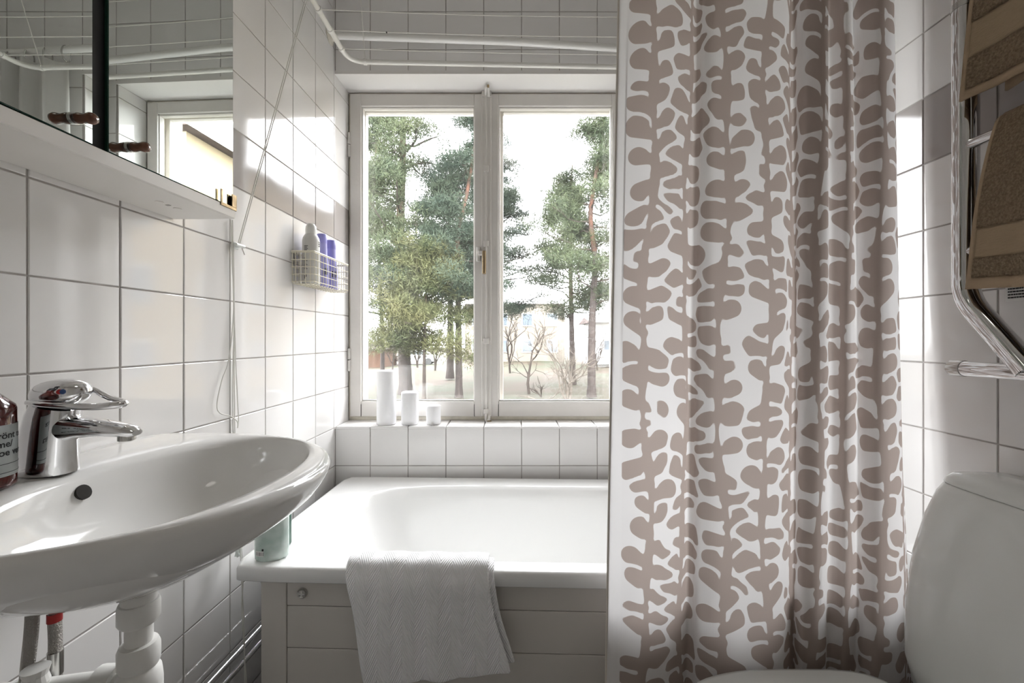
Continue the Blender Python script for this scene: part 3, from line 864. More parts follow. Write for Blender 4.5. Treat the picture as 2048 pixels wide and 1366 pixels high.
# ------------------------------------------------------------------ white towel over the bathtub rim
tw = empty('bath_towel', (-.22, tub_front(-.22), .30), 0, 'white chevron ribbed towel hanging over the bathtub rim', 'towel')
org = tw.location.copy()
def towel_sheet(name, dx, dy, lift, low, material='towel_white', drop=0.0):
    nu, nv = 44, 70
    xt0, xt1 = -.392 + dx, -.056 + dx
    V = []; UV = []
    # path: inside of the tub -> over the rim -> down in front
    path = catmull([(.078, TR - .10), (.066, TR - .035), (.054, TR + .004 + lift), (.025, TR + .014 + lift), (-.002, TR + .008 + lift), (-.014 - lift, TR - .022), (-.016 - lift, TR - .08),
                    (-.017 - lift, TR - .16), (-.018 - lift, low)] and [(a, b_, 0) for a, b_ in [(.078, TR - .10), (.066, TR - .035), (.054, TR + .004 + lift), (.025, TR + .012 + lift), (-.004, TR + .005 + lift), (-.014 - lift, TR - .024), (-.016 - lift, TR - .08),
                    (-.017 - lift, TR - .16), (-.018 - lift, low)]], 10)
    L = [0]
    for i in range(1, len(path)): L.append(L[-1] + (path[i] - path[i - 1]).length)
    tot = L[-1]
    for j in range(nv + 1):
        s = tot * j / nv
        i = max(k for k in range(len(L)) if L[k] <= s + 1e-9); i = min(i, len(path) - 2)
        tt = (s - L[i]) / max(1e-9, L[i + 1] - L[i])
        q = path[i] * (1 - tt) + path[i + 1] * tt
        drop_f = max(0.0, min(1.0, (TR - q.y) / .25)) if q.x < 0 else 0.0
        for k in range(nu + 1):
            u = k / nu
            x = xt0 + (xt1 - xt0) * u + drop_f * (.058 - .010 * u) + .004 * math.sin(9 * u + 5 * drop_f)
            fold = drop_f * (.006 * math.sin(7.5 * u + .6) + .004 * math.sin(17 * u + 2.1))
            zz = q.y
            if q.x < 0: zz += drop_f * (.048 * u + .004 * math.sin(6 * u))
            zz += .0015 * math.sin(23 * u) * (1 - drop_f)
            V.append(Vector((x, tub_front(x) + q.x + dy * drop_f - abs(fold) * 1.2, zz)) - org)
            UV.append((x, s))
    Fc = [(j * (nu + 1) + k, j * (nu + 1) + k + 1, (j + 1) * (nu + 1) + k + 1, (j + 1) * (nu + 1) + k) for j in range(nv) for k in range(nu)]
    me = mesh(name, V, Fc, material, True)
    uvl = me.uv_layers.new(name='UVMap')
    for lp_ in me.loops: uvl.data[lp_.index].uv = UV[lp_.vertex_index]
    o = link(name, me, tw)
    sd = o.modifiers.new('thickness', 'SOLIDIFY'); sd.thickness = .008; sd.offset = 1.0
    sb = o.modifiers.new('round', 'SUBSURF'); sb.levels = 1; sb.render_levels = 1
    return o
towel_sheet('top_layer', 0, -.004, .012, .325)
towel_sheet('under_layer', .012, .004, .002, .338)

# ------------------------------------------------------------------ shower curtain
CB = .93
pts = [(1240, .0), (1252, -.004), (1300, -.016), (1350, -.010), (1378, .010), (1388, .026), (1398, .016), (1412, -.004), (1470, -.022), (1530, -.020), (1572, -.004),
       (1584, .030), (1592, .036), (1597, .012), (1612, -.010), (1640, -.012), (1654, .002), (1657, .026), (1672, .020), (1690, .004), (1703, .010), (1709, .024), (1724, .004), (1752, -.014), (1782, -.008), (1794, .006), (1797, .024), (1797, .046), (1797, .062), (1799, .082)]
plan = catmull([((px - 1024) / F * (CB + d), CB + d, 0) for px, d in pts], 10)
arc = [0.0]
for i in range(1, len(plan)): arc.append(arc[-1] + (plan[i] - plan[i - 1]).length)
NU = 300; NV = 540; ZT, ZB_ = 2.24, .07
us = np.linspace(0, arc[-1], NU + 1)
PX = np.interp(us, arc, [p.x for p in plan]); PYc = np.interp(us, arc, [p.y for p in plan])
vz = np.linspace(ZT, ZB_, NV + 1)
UU, VV = np.meshgrid(us, vz)
frac = UU / arc[-1]
low = np.clip((2.0 - VV) / 1.9, 0, 1)
Xc = PX[None, :] - .034 * low * (1 - frac) ** 2 + .004 * np.sin(3.1 * VV + 9 * UU) * (frac > .02) * (1 - frac)
Yc = CB + (PYc[None, :] - CB) * (1.15 - .25 * low + .18 * np.sin(2.3 * VV + 4 * frac)) + .006 * np.sin(2.1 * VV + 12 * UU) - .004 * low
# leaf print: stems with teardrop leaves; signed distance (negative inside the print)
rl = random.Random(11)
leaves = []; stems = []
nst = int(arc[-1] / .094) + 1
for k in range(nst):
    u0 = .070 + k * .094; ph0 = rl.uniform(0, 6)
    stems.append((u0, ph0))
    sf = lambda v, u0=u0, ph0=ph0: u0 + .010 * math.sin(v * 7.5 + ph0) + .004 * math.sin(v * 19 + 2 * ph0)
    for side in (-1, 1):
        v = -.06 + rl.uniform(0, .05)
        while v < 2.35:
            ang = math.radians(-rl.choice([rl.uniform(5, 45), rl.uniform(-45, 10), rl.uniform(25, 60)]))
            ln_ = rl.uniform(.027, .045); r1 = rl.choice([rl.uniform(.0165, .021), rl.uniform(.020, .027)])
            a = (sf(v), v); b_ = (a[0] + side * ln_ * math.cos(ang), a[1] + ln_ * math.sin(ang))
            leaves.append((a[0], a[1], b_[0], b_[1], .0095, r1))
            v += rl.uniform(.044, .060)
Lv = np.array(leaves)
field = np.empty_like(UU)
HV = ZT - VV                      # distance down the cloth
for j in range(NV + 1):
    hv = HV[j, 0]
    sel = Lv[np.abs(Lv[:, 1] - hv) < .11]
    ax, ay, bx, by, r0, r1 = [sel[:, i][:, None] for i in range(6)]
    px = us[None, :]; py = hv
    dx, dy = bx - ax, by - ay
    tt = np.clip(((px - ax) * dx + (py - ay) * dy) / (dx * dx + dy * dy), 0, 1)
    d = np.hypot(px - ax - tt * dx, py - ay - tt * dy) - (r0 + (r1 - r0) * tt ** .8)
    d = np.sort(d, axis=0)
    lf = np.maximum(d[0], .0042 - (d[1] - d[0]) * .5)
    st = np.full_like(us, 1.0)
    for u0, ph0 in stems:
        w_ = u0 + .010 * math.sin(hv * 7.5 + ph0) + .004 * math.sin(hv * 19 + 2 * ph0)
        st = np.minimum(st, np.abs(us - w_) - (.0065 + .003 * math.sin(hv * 31 + ph0)))
    k_ = .005
    hmix = np.clip(.5 + .5 * (lf - st) / k_, 0, 1)
    field[j] = lf * (1 - hmix) + st * hmix - k_ * hmix * (1 - hmix)
for _ in range(1):                          # round the corners of the print
    fp = np.pad(field, 1, mode='edge')
    field = (fp[1:-1, 1:-1] * 4 + (fp[:-2, 1:-1] + fp[2:, 1:-1] + fp[1:-1, :-2] + fp[1:-1, 2:]) * 2 + fp[:-2, :-2] + fp[:-2, 2:] + fp[2:, :-2] + fp[2:, 2:]) / 16
field = np.maximum(field, .022 - UU)        # unprinted selvedge
cur = empty('shower_curtain', (.55, CB, 0), 0, 'beige leaf print shower curtain hanging in front of the bathtub', 'curtain')
V = np.stack([Xc - .55, Yc - CB, VV], -1).reshape(-1, 3)
idx = np.arange((NU + 1) * (NV + 1)).reshape(NV + 1, NU + 1)
Fq = np.stack([idx[:-1, :-1], idx[1:, :-1], idx[1:, 1:], idx[:-1, 1:]], -1).reshape(-1, 4)
me = mesh('cloth', V.tolist(), Fq.tolist(), 'curtain_print', True)
at = me.attributes.new('print', 'FLOAT', 'POINT'); at.data.foreach_set('value', field.reshape(-1).astype(np.float32))
link('cloth', me, cur)
hm = MB()
hm.tube([(Xc[j, 0] - .55 - .001, Yc[j, 0] - CB + .001, vz[j]) for j in range(0, NV + 1, 8)], .0024, 6)
autosmooth(hm.build('hem', 'curtain_hem', cur))
rodS = MB().tube([(xl(CB) + .004, CB, 2.29), (xr(CB) - .004, CB, 2.29)], .0125, 16)
rodS = autosmooth(rodS.build('curtain_rod', 'rod_white')); tag(rodS, 'white rod above the frame carrying the leaf print curtain', 'curtain rod')
for k in range(9):
    i = int(NU * (k + .3) / 9)
    rg = MB(); rg.tube([(Xc[0, i] - .55, .021 * math.cos(a), 2.279 + .032 * math.sin(a) - .012) for a in [2 * PI * q / 20 for q in range(21)]], .0022, 6)
    autosmooth(rg.build('ring', 'plastic_white', cur))

# plain inner curtain on the thick rod beside the window
rod = MB().tube([(xl(1.69) + .004, 1.69, 2.312), (0, 1.69, 2.288), (.42, 1.69, 2.262), (xr(1.69) - .004, 1.69, 2.232)], .0135, 16)
rodW = empty('inner_curtain_rod', (0, 0, 0), 0, 'thick white rod running across the wall above the window', 'curtain rod')
autosmooth(rod.build('rod', 'rod_white', rodW))
for x, zz, sg in ((xl(1.69) + .0005, 2.312, 1), (xr(1.69) - .0005, 2.232, -1)):
    f_ = MB().lathe([(.034, 0), (.034, .004), (.020, .010), (.0165, .022), (.0137, .022)], 24)
    autosmooth(f_.build('wall_flange', 'window_paint_old', rodW, loc=(x, 1.69, zz), rot=(0, sg * PI / 2, 0)))
pc = empty('plain_curtain', (.7, 1.66, 0), 0, 'plain translucent white curtain beside the window behind the leaf print curtain', 'curtain')
nu, nv = 60, 30; V = []; 
for j in range(nv + 1):
    zz = 2.215 - (2.215 - .62) * j / nv
    for k in range(nu + 1):
        u = k / nu
        x = .50 + .36 * u + .01 * math.sin(3 * zz + 5 * u)
        y = 1.675 + .022 * math.sin(u * 26 + .4 * zz)
        V.append((x - .7, y - 1.66, zz - .03 * (x - .5) - .006 * (1 - math.cos(u * 2 * PI * 5)) * (j == 0)))
me = mesh('cloth', V, [(j * (nu + 1) + k, (j + 1) * (nu + 1) + k, (j + 1) * (nu + 1) + k + 1, j * (nu + 1) + k + 1) for j in range(nv) for k in range(nu)], 'curtain_plain', True)
link('cloth', me, pc)
for k in range(5):
    x = .51 + .072 * k; zr = 2.262 - .04 * (x - .42) / .53 * 1.4
    rg = MB(); rg.tube([(x - .7, .03 + .018 * math.cos(a), zr - .012 + .030 * math.sin(a)) for a in [2 * PI * q / 20 for q in range(21)]], .0024, 6)
    autosmooth(rg.build('ring', 'steel', pc))

# ------------------------------------------------------------------ ceiling drying rack with its cords
RZ = 2.15
ax0, ax1, ay0, ay1 = -.605, .575, 1.06, 1.606
def rz_(x): return RZ + .006 - .020 * (x + .6)
rk = empty('drying_rack', (0, 0, 0), 0, 'white tube clothes drying rack with strung lines hanging under the ceiling', 'drying rack')
fr_ = bend([(ax0, ay0, rz_(ax0)), (ax0, ay1, rz_(ax0)), (ax1, ay1, rz_(ax1)), (ax1, ay0, rz_(ax1)), (ax0, ay0, rz_(ax0))], .065, 8)
autosmooth(MB().tube(fr_, .0085, 14).build('tube_frame', 'tube_white', rk))
for k, y in enumerate((1.534, 1.442, 1.351, 1.26, 1.17)):
    sgm = [(ax0 + (ax1 - ax0) * q / 12, y, rz_(ax0 + (ax1 - ax0) * q / 12) - .010 * math.sin(PI * q / 12) * (.4 + .2 * (k % 3))) for q in range(13)]
    autosmooth(MB().tube(sgm, .0016, 6).build('line', 'cord_white', rk))
    for x in (ax0, ax1):
        g = MB().tube([(x, y - .006, rz_(x)), (x, y + .006, rz_(x))], .0108, 12)
        autosmooth(g.build('line_clip', 'plastic_white', rk))
g = MB(); g.tube([(-.42, 1.442, rz_(-.42) - .004), (-.416, 1.442, rz_(-.42) - .004)], .0028, 6); g.build('line_knot', 'ink', rk)
for x, y, tx, ty in ((-.545, 1.606, -.52, 1.40), (.515, 1.606, .49, 1.40), (-.545, 1.06, -.52, 1.26), (.515, 1.06, .49, 1.26)):
    autosmooth(MB().tube([(x, y, rz_(x)), (tx, ty, CEIL)], .0015, 6).build('hanging_cord', 'cord_white', rk))
    autosmooth(MB().tube([(x - .006, y, rz_(x)), (x + .006, y, rz_(x))], .0108, 12).build('cord_clip', 'plastic_white', rk))

# cleat and pull cord on the left wall
cl = empty('cord_cleat', lw(0, 1.137, 1.372), AL, 'small clear cleat on the tiled wall with the cord tied round', 'hook')
g = MB(); g.box(.0005, .006, -.012, .012, -.009, .009, .002); g.tube([(.004, -.0, 0), (.016, 0, 0)], .005, 10); g.tube([(.016, -.016, 0), (.016, .016, 0)], .0045, 8)
autosmooth(g.build('cleat_body', 'clear_plastic', cl))
g = MB(); g.tube([(.012, .014, -.004), (.014, .022, -.020)], .0016, 6); g.build('nail', 'steel', cl)
pc_ = empty('pull_cord', lw(.012, 1.137, 1.372), 0, 'white double pull cord running from the rack down the tiled wall', 'cord')
c0 = pc_.location.copy()
top = Vector((-.554, 1.41, CEIL))
for dx in (-.003, .0035):
    autosmooth(MB().tube([Vector((0, dx, 0)), top - c0 + Vector((dx, 0, 0))], .0014, 6).build('upper_strand', 'cord_white', pc_))
def wl(px, py, w=.008):
    """a point on the left wall seen at pixel (px,py), w in front of it"""
    k = (px - 1024) / F
    y = (XL0 + w) / (k - SL)
    return Vector((k * y, y, CZ + (677 - py) / F * y))
def strand(name, pl, r=.0014):
    autosmooth(MB().tube(catmull([p - c0 for p in pl], 6), r, 6).build(name, 'cord_white', pc_))
strand('loose_strand', [wl(463, 486), wl(465, 540), wl(468, 600), wl(463, 680), wl(455, 730), wl(444, 760), wl(434, 808), wl(440, 826), wl(460, 832), wl(474, 842), wl(476, 856)])
strand('loose_strand', [wl(467, 486), wl(468, 560), wl(469, 640), wl(472, 735), wl(475, 800), wl(477, 840), wl(475, 856)])
strand('loose_strand', [wl(462, 440), wl(464, 488), wl(468, 640), wl(466, 735), wl(467, 880), wl(478, 1040, .03), wl(483, 1155, .05), wl(488, 1250, .05), wl(490, 1390, .05)])
strand('loose_strand', [wl(465, 440), wl(466, 488), wl(468, 640), wl(469, 800), wl(472, 950), wl(481, 1060, .03), wl(486, 1155, .05), wl(484, 1230, .05), wl(495, 1390, .05)])
g = MB(); q = wl(476, 1098, .03) - c0
for k in range(5):
    g.tube([q + Vector((random.uniform(-.006, .006), 0, .012)), q + Vector((random.uniform(-.010, .010), random.uniform(-.006, .006), -.002)), q + Vector((random.uniform(-.010, .010), random.uniform(-.006, .006), -.018))], .0026, 6)
autosmooth(g.build('cord_tassel', 'clear_plastic', pc_))

# thin chrome heating pipes low on the left wall
for k, (zz, w_, lab) in enumerate(((.330, .035, 'upper of two thin chrome pipes low on the left wall'), (.290, .035, 'lower of two thin chrome pipes low on the left wall'))):
    o = MB().tube([lw(w_, .2, zz), lw(w_, 1.70, zz)], .0075, 12)
    o = o.build('chrome_pipe', 'chrome'); autosmooth(o); tag(o, lab, 'pipe', 'chrome pipes on the left wall')

# ------------------------------------------------------------------ toilet
TY = .70
toi = empty('toilet', (0, TY, 0), 0, 'white toilet with closed lid and tapered cistern against the right wall', 'toilet')
def se(cx, cy, ax, ay, zz, e=3.5, n=56, sk=0.0):
    r = []
    for k in range(n):
        t_ = 2 * PI * k / n; c, s = math.cos(t_), math.sin(t_)
        q = (abs(c) ** e + abs(s) ** e) ** (-1 / e)
        r.append((cx + ax * c * q, cy + ay * s * q, zz))
    return r
xw = xr(TY) - .004
def cis(front, hy, zz, e=5): return se((front + xw) / 2, 0, (xw - front) / 2, hy, zz, e)
c = MB().loft([cis(.835, .150, .40), cis(.785, .178, .44), cis(.772, .186, .50), cis(.775, .187, .60), cis(.788, .183, .70), cis(.808, .175, .78), cis(.826, .166, .83), cis(.836, .161, .846)])
autosmooth(c.build('cistern', 'toilet_white', toi), 60)
c = MB().loft([cis(.837, .1605, .8475), cis(.8365, .1610, .850), cis(.839, .159, .858), cis(.847, .152, .866), cis(.870, .128, .872)])
autosmooth(c.build('cistern_lid', 'toilet_white', toi), 60)
c = MB().lathe([(.026, .874), (.026, .880), (.023, .883), (.004, .883)], 28, (.888, 0, 0), ); autosmooth(c.build('flush_button', 'chrome', toi), 50)
def lidr(gx, zz):
    out = []
    n = 72
    for k in range(n):
        t_ = 2 * PI * k / n; c_, s_ = math.cos(t_), math.sin(t_)
        e = 2.5 if c_ < 0 else 5.0
        q = (abs(c_) ** e + abs(s_) ** e) ** (-1 / e)
        a = (.280 if c_ < 0 else .205) - gx
        out.append((.555 + a * c_ * q, (.188 - gx) * s_ * q, zz))
    return out
c = MB().loft([lidr(.006, .428), lidr(.0, .433), lidr(0, .446), lidr(.004, .4525), lidr(.014, .4562), lidr(.05, .4590), lidr(.12, .4602)])
autosmooth(c.build('lid', 'toilet_white', toi), 60)
c = MB().loft([lidr(.008, .405), lidr(.003, .409), lidr(.003, .423), lidr(.010, .427)]); autosmooth(c.build('seat', 'toilet_white', toi), 60)
def bowl(a0, a1, hy, zz, e=2.6): return se((a0 + a1) / 2, 0, (a1 - a0) / 2, hy, zz, e)
c = MB().loft([bowl(.40, .90, .125, 0), bowl(.41, .90, .12, .03), bowl(.43, .92, .11, .15), bowl(.36, .94, .135, .27), bowl(.30, .945, .165, .36), bowl(.285, .945, .175, .395), bowl(.30, .93, .165, .404)])
autosmooth(c.build('bowl', 'toilet_white', toi), 60)

# ------------------------------------------------------------------ towel warmer on the right wall
wm = empty('towel_warmer', (0, 0, 0), 0, 'chrome ladder towel warmer carrying two brown towels', 'towel warmer')
VX, VY = .866, .826; TR_ = .0195; NY = .36
path = bend([(VX, VY, 2.02), (VX, VY, 1.205), (VX, .722, 1.072)], .035, 8)
autosmooth(MB().tube(path, TR_, 20).build('upright', 'chrome', wm), 60)
autosmooth(MB().tube([(VX, NY, 2.02), (VX, NY, 1.072)], TR_, 20).build('upright', 'chrome', wm), 60)
for zz in (1.885, 1.685, 1.493, 1.292):
    autosmooth(MB().tube([(VX - .004, VY, zz), (VX - .004, NY, zz)], .0095, 16).build('rung', 'chrome', wm), 60)
autosmooth(MB().tube([(VX, .842, 1.0705), (VX, .10, 1.0705)], .0145, 20).build('manifold', 'chrome', wm), 60)
g = MB().tube([(VX, .8265, 1.0705), (VX, .850, 1.0705), (VX, .853, 1.0705)], [.0155, .0155, .0135], 24); autosmooth(g.build('end_cap', 'steel', wm), 50)
g = MB().tube([(VX, VY, 1.757), (VX, VY, 1.768)], TR_ + .0012, 20); autosmooth(g.build('clamp_ring', 'steel', wm), 50)
for yy, zz in ((.80, 1.762), (.735, 1.0705), (NY, 1.762), (NY, 1.0705)):
    g = MB().tube([(VX, yy if yy != .80 else VY, zz), (xr(yy) - .002, yy if yy != .80 else VY, zz)], .008, 12)
    g.tube([(xr(yy) - .012, yy if yy != .80 else VY, zz), (xr(yy) - .001, yy if yy != .80 else VY, zz)], [.018, .026], 24)
    autosmooth(g.build('wall_bracket', 'chrome', wm), 40)
th = empty('thermostat_box', (xr(.72) - .001, .70, 1.53), 0, 'white control box on the tiles behind the brown towels', 'control box')
MB().box(-.040, 0, -.05, .05, -.05, .055, .006).build('housing', 'plastic_white', th)
MB().box(-.042, -.039, .01, .044, .030, .042, .001).build('display', 'ink', th)

# brown towels over the rungs
def warm_towel(name, label, y1, y0, ztop, zfront, zback, skew, group, seed, band, gather=0.0):
    rnd = random.Random(seed)
    root = empty(name, (VX, (y0 + y1) / 2, zfront), 0, label, 'towel', group)
    orgn = root.location.copy()
    xr_ = VX - .004
    prof = catmull([(xr_ + .026, 0, zback), (xr_ + .022, 0, ztop - .05), (xr_ + .015, 0, ztop + .004), (xr_, 0, ztop + .020), (xr_ - .016, 0, ztop + .008), (xr_ - .026, 0, ztop - .05), (xr_ - .032, 0, (ztop + zfront) / 2), (xr_ - .030, 0, zfront)], 10)
    Lp = [0]
    for i in range(1, len(prof)): Lp.append(Lp[-1] + (prof[i] - prof[i - 1]).length)
    nu, nv = 40, 90
    V = []; zz_ = []
    for j in range(nv + 1):
        s = Lp[-1] * j / nv
        x = np.interp(s, Lp, [p.x for p in prof]); zq = np.interp(s, Lp, [p.z for p in prof])
        f = np.clip((ztop - zq) / max(.01, ztop - zfront), 0, 1)
        front = j / nv > .45
        for k in range(nu + 1):
            u = k / nu                                     # 0 at the far (window) edge
            yy = y1 + (y0 - y1) * u - gather * (1 - f) * (1 - u) ** 1.5 * (1 if front else .6) 
            yy += skew * f * (1 - u)
            fold = (.006 * math.sin(9 * u + seed) + .004 * math.sin(21 * u + 2 * seed)) * (.3 + f)
            V.append(Vector((x + (-abs(fold) if front else abs(fold)), yy, zq + .006 * math.sin(5 * u + seed) * f)) - orgn)
    nb0, nb1 = band
    groups = {'towel_brown': [], 'towel_band': [], 'towel_hem': []}
    for j in range(nv):
        s = Lp[-1] * (j + .5) / nv; zq = np.interp(s, Lp, [p.z for p in prof]); front = j / nv > .5
        for k in range(nu):
            m_ = 'towel_brown'
            if front and nb0 < zq - zfront < nb1: m_ = 'towel_band'
            if (front and zq - zfront < .017) or (not front and zq - zback < .017) or k == 0: m_ = 'towel_hem'
            groups[m_].append((j * (nu + 1) + k, (j + 1) * (nu + 1) + k, (j + 1) * (nu + 1) + k + 1, j * (nu + 1) + k + 1))
    for nm, mm in (('terry', 'towel_brown'), ('woven_band', 'towel_band'), ('hem', 'towel_hem')):
        fs = groups[mm]
        used = sorted({i for q in fs for i in q}); mp = {i: n_ for n_, i in enumerate(used)}
        o = link(nm, mesh(nm, [V[i] for i in used], [tuple(mp[i] for i in q) for q in fs], mm, True), root)
        sd = o.modifiers.new('thickness', 'SOLIDIFY'); sd.thickness = .007 if mm == 'towel_brown' else .005; sd.offset = 1
    return root
warm_towel('hand_towel', 'upper brown terry towel on the chrome towel warmer', .790, .44, 1.885, 1.555, 1.575, .0, 'brown towels on the towel warmer', 1, (.070, .135), .030)
lt = warm_towel('hand_towel', 'lower brown terry towel with white care tag on the towel warmer', .788, .44, 1.493, 1.212, 1.225, .0, 'brown towels on the towel warmer', 2, (.052, .105), .034)
g = MB(); g.box(.0, .0016, .715 - .614, .752 - .614, -.020, .012); tg_ = g.build('care_tag', 'label_white', lt, loc=(-.008, 0, 0))
g = MB()
for i in range(4):
    y = .748 - .614
    while y > .718 - .614:
        wd = random.uniform(.0015, .005); g.box(-.0006, .0, y - wd, y, -.015 + .005 * i, -.0125 + .005 * i); y -= wd + .001
g.build('tag_print', 'ink', tg_)

# ------------------------------------------------------------------ outside
GZ = CZ - 2.5
def at(px, Y, py=None):
    x = (px - 1024) / F * Y
    return Vector((x, Y, GZ if py is None else CZ + (677 - py) / F * Y))
nx, ny_ = 60, 60; V = []
for j in range(ny_ + 1):
    y = 3.2 + (120 - 3.2) * (j / ny_) ** 2
    for i in range(nx + 1):
        x = -90 + 180 * i / nx
        V.append((x, y, GZ + .12 * math.sin(x * .35 + .4) * math.sin(y * .3) + (.0 if y < 60 else 0)))
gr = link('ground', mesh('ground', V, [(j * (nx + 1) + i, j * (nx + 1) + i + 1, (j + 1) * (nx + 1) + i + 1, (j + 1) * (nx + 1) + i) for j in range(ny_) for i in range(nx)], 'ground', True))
tag(gr, 'grassy ground with brown leaf litter outside the window', kind='structure')

def needles(cent, rad, n_per, ln_, wd, rng, flat=.5):
    c = np.repeat(np.asarray(cent), n_per, axis=0); r = np.repeat(np.asarray(rad), n_per)[:, None]
    n = len(c)
    d = rng.normal(size=(n, 3)); d /= np.linalg.norm(d, axis=1)[:, None]
    p = c + d * r * (rng.random((n, 1)) ** .45) * np.array([1, 1, flat])
    t = d * .6 + rng.normal(size=(n, 3)) * .6 + np.array([0, 0, .35]); t /= np.linalg.norm(t, axis=1)[:, None]
    sd = np.cross(t, rng.normal(size=(n, 3))); sd /= np.linalg.norm(sd, axis=1)[:, None]
    L_ = ln_ * (.7 + .6 * rng.random((n, 1)))
    v = np.stack([p - sd * wd, p + sd * wd, p + t * L_], 1).reshape(-1, 3)
    f = np.arange(3 * n).reshape(-1, 3)
    return v, f

def tri_mesh(name, v, f, material):
    me = bpy.data.meshes.new(name)
    me.vertices.add(len(v)); me.vertices.foreach_set('co', v.astype(np.float32).reshape(-1))
    me.loops.add(f.size); me.loops.foreach_set('vertex_index', f.astype(np.int32).reshape(-1))
    me.polygons.add(len(f)); me.polygons.foreach_set('loop_start', np.arange(0, f.size, 3, dtype=np.int32))
    me.update(calc_edges=True); me.validate()
    me.materials.append(M[material])
    return me

def pine(label, trunk, r0, h0, h1, reach, nb, mat_n, seed, split=.45, n_per=135, clus=10, droop=0.0, group='pines outside the window', low_bark='bark_low', name='pine_tree', ln_=.20):
    """trunk: list of world points; crown between heights h0..h1 (above the ground)"""
    rnd = random.Random(seed); rng = np.random.default_rng(seed)
    base = Vector(trunk[0]); root = empty(name, base, 0, label, 'tree', group)
    tp = catmull([Vector(p) - base for p in trunk], 6)
    H = tp[-1].z
    rr = [r0 * (1.25 if i == 0 else 1) * (1 - .8 * p.z / H) for i, p in enumerate(tp)]
    ks = max(2, min(len(tp) - 2, next((i for i, p in enumerate(tp) if p.z > split * H), len(tp) - 2)))
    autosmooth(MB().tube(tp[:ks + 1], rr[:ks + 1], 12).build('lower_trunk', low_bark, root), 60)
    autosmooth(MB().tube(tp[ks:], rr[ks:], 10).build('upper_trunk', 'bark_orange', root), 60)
    br_ = MB(); cent = []; rad = []
    for b in range(nb):
        hz = h0 + (h1 - h0) * (b + rnd.random()) / nb
        i = min(range(len(tp)), key=lambda k: abs(tp[k].z - hz)); p = tp[i].copy(); p.z = hz
        az = rnd.uniform(0, 2 * PI); t_ = (hz - h0) / (h1 - h0)
        L_ = reach * (1 - .55 * t_) * rnd.uniform(.6, 1.1) * (.75 + .5 * math.sin(PI * min(1, t_ + .25)))
        d = Vector((math.cos(az), math.sin(az), 0)); el = rnd.uniform(-.05, .35) - droop
        pl = [p]
        for s in range(1, 5):
            pl.append(p + d * L_ * s / 4 + Vector((rnd.uniform(-.12, .12), rnd.uniform(-.12, .12), L_ * (s / 4) * el + .15 * math.sin(s + b))))
        br_.tube(pl, [max(.012, r0 * .22 * (1 - s / 5)) for s in range(5)], 5)
        for q in range(clus):
            f = rnd.uniform(.35, 1.0); k = min(3, int(f * 4)); c = pl[k].lerp(pl[k + 1], f * 4 - k) if f < 1 else pl[4]
            off = Vector((rnd.gauss(0, .35), rnd.gauss(0, .35), rnd.uniform(-.1, .4)))
            if rnd.random() < .35: br_.tube([pl[k], c + off], [.012, .006], 4, False)
            cent.append(tuple(c + off)); rad.append(rnd.uniform(.42, .80) * (1 - .2 * t_))
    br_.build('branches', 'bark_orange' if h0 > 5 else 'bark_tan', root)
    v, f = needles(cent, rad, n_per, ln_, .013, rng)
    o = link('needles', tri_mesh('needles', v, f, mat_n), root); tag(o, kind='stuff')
    return root

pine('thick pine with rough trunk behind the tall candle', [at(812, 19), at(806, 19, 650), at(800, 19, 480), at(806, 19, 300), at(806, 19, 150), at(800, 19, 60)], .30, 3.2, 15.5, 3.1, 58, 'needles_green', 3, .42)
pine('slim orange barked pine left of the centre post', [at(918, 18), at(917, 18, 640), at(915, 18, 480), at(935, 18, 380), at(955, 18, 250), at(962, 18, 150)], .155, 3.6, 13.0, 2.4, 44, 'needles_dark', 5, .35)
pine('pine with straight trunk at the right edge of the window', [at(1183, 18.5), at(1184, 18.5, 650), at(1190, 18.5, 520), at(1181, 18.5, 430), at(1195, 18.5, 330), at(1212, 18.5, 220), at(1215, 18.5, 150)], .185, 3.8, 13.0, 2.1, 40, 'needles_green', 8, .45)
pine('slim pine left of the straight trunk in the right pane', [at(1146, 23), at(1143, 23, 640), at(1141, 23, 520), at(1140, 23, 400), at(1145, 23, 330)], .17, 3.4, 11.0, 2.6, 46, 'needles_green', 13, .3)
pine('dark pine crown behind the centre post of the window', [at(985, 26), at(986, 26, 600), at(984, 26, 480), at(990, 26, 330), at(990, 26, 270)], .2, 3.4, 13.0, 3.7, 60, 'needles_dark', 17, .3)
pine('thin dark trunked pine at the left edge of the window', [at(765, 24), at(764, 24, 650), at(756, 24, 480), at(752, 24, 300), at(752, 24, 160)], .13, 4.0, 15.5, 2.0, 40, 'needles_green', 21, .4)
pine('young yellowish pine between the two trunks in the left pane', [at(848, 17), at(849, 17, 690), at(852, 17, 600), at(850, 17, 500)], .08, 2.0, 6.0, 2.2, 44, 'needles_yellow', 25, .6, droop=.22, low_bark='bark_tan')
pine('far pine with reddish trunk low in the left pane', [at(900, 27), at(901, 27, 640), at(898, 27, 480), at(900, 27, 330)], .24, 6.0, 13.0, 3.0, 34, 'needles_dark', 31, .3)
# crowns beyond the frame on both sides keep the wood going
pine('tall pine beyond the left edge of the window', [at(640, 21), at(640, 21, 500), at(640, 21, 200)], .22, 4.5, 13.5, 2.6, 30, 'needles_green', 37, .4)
pine('tall pine hidden behind the shower curtain', [at(1330, 24), at(1330, 24, 500), at(1325, 24, 250)], .22, 5, 13.5, 2.6, 30, 'needles_dark', 41, .4)

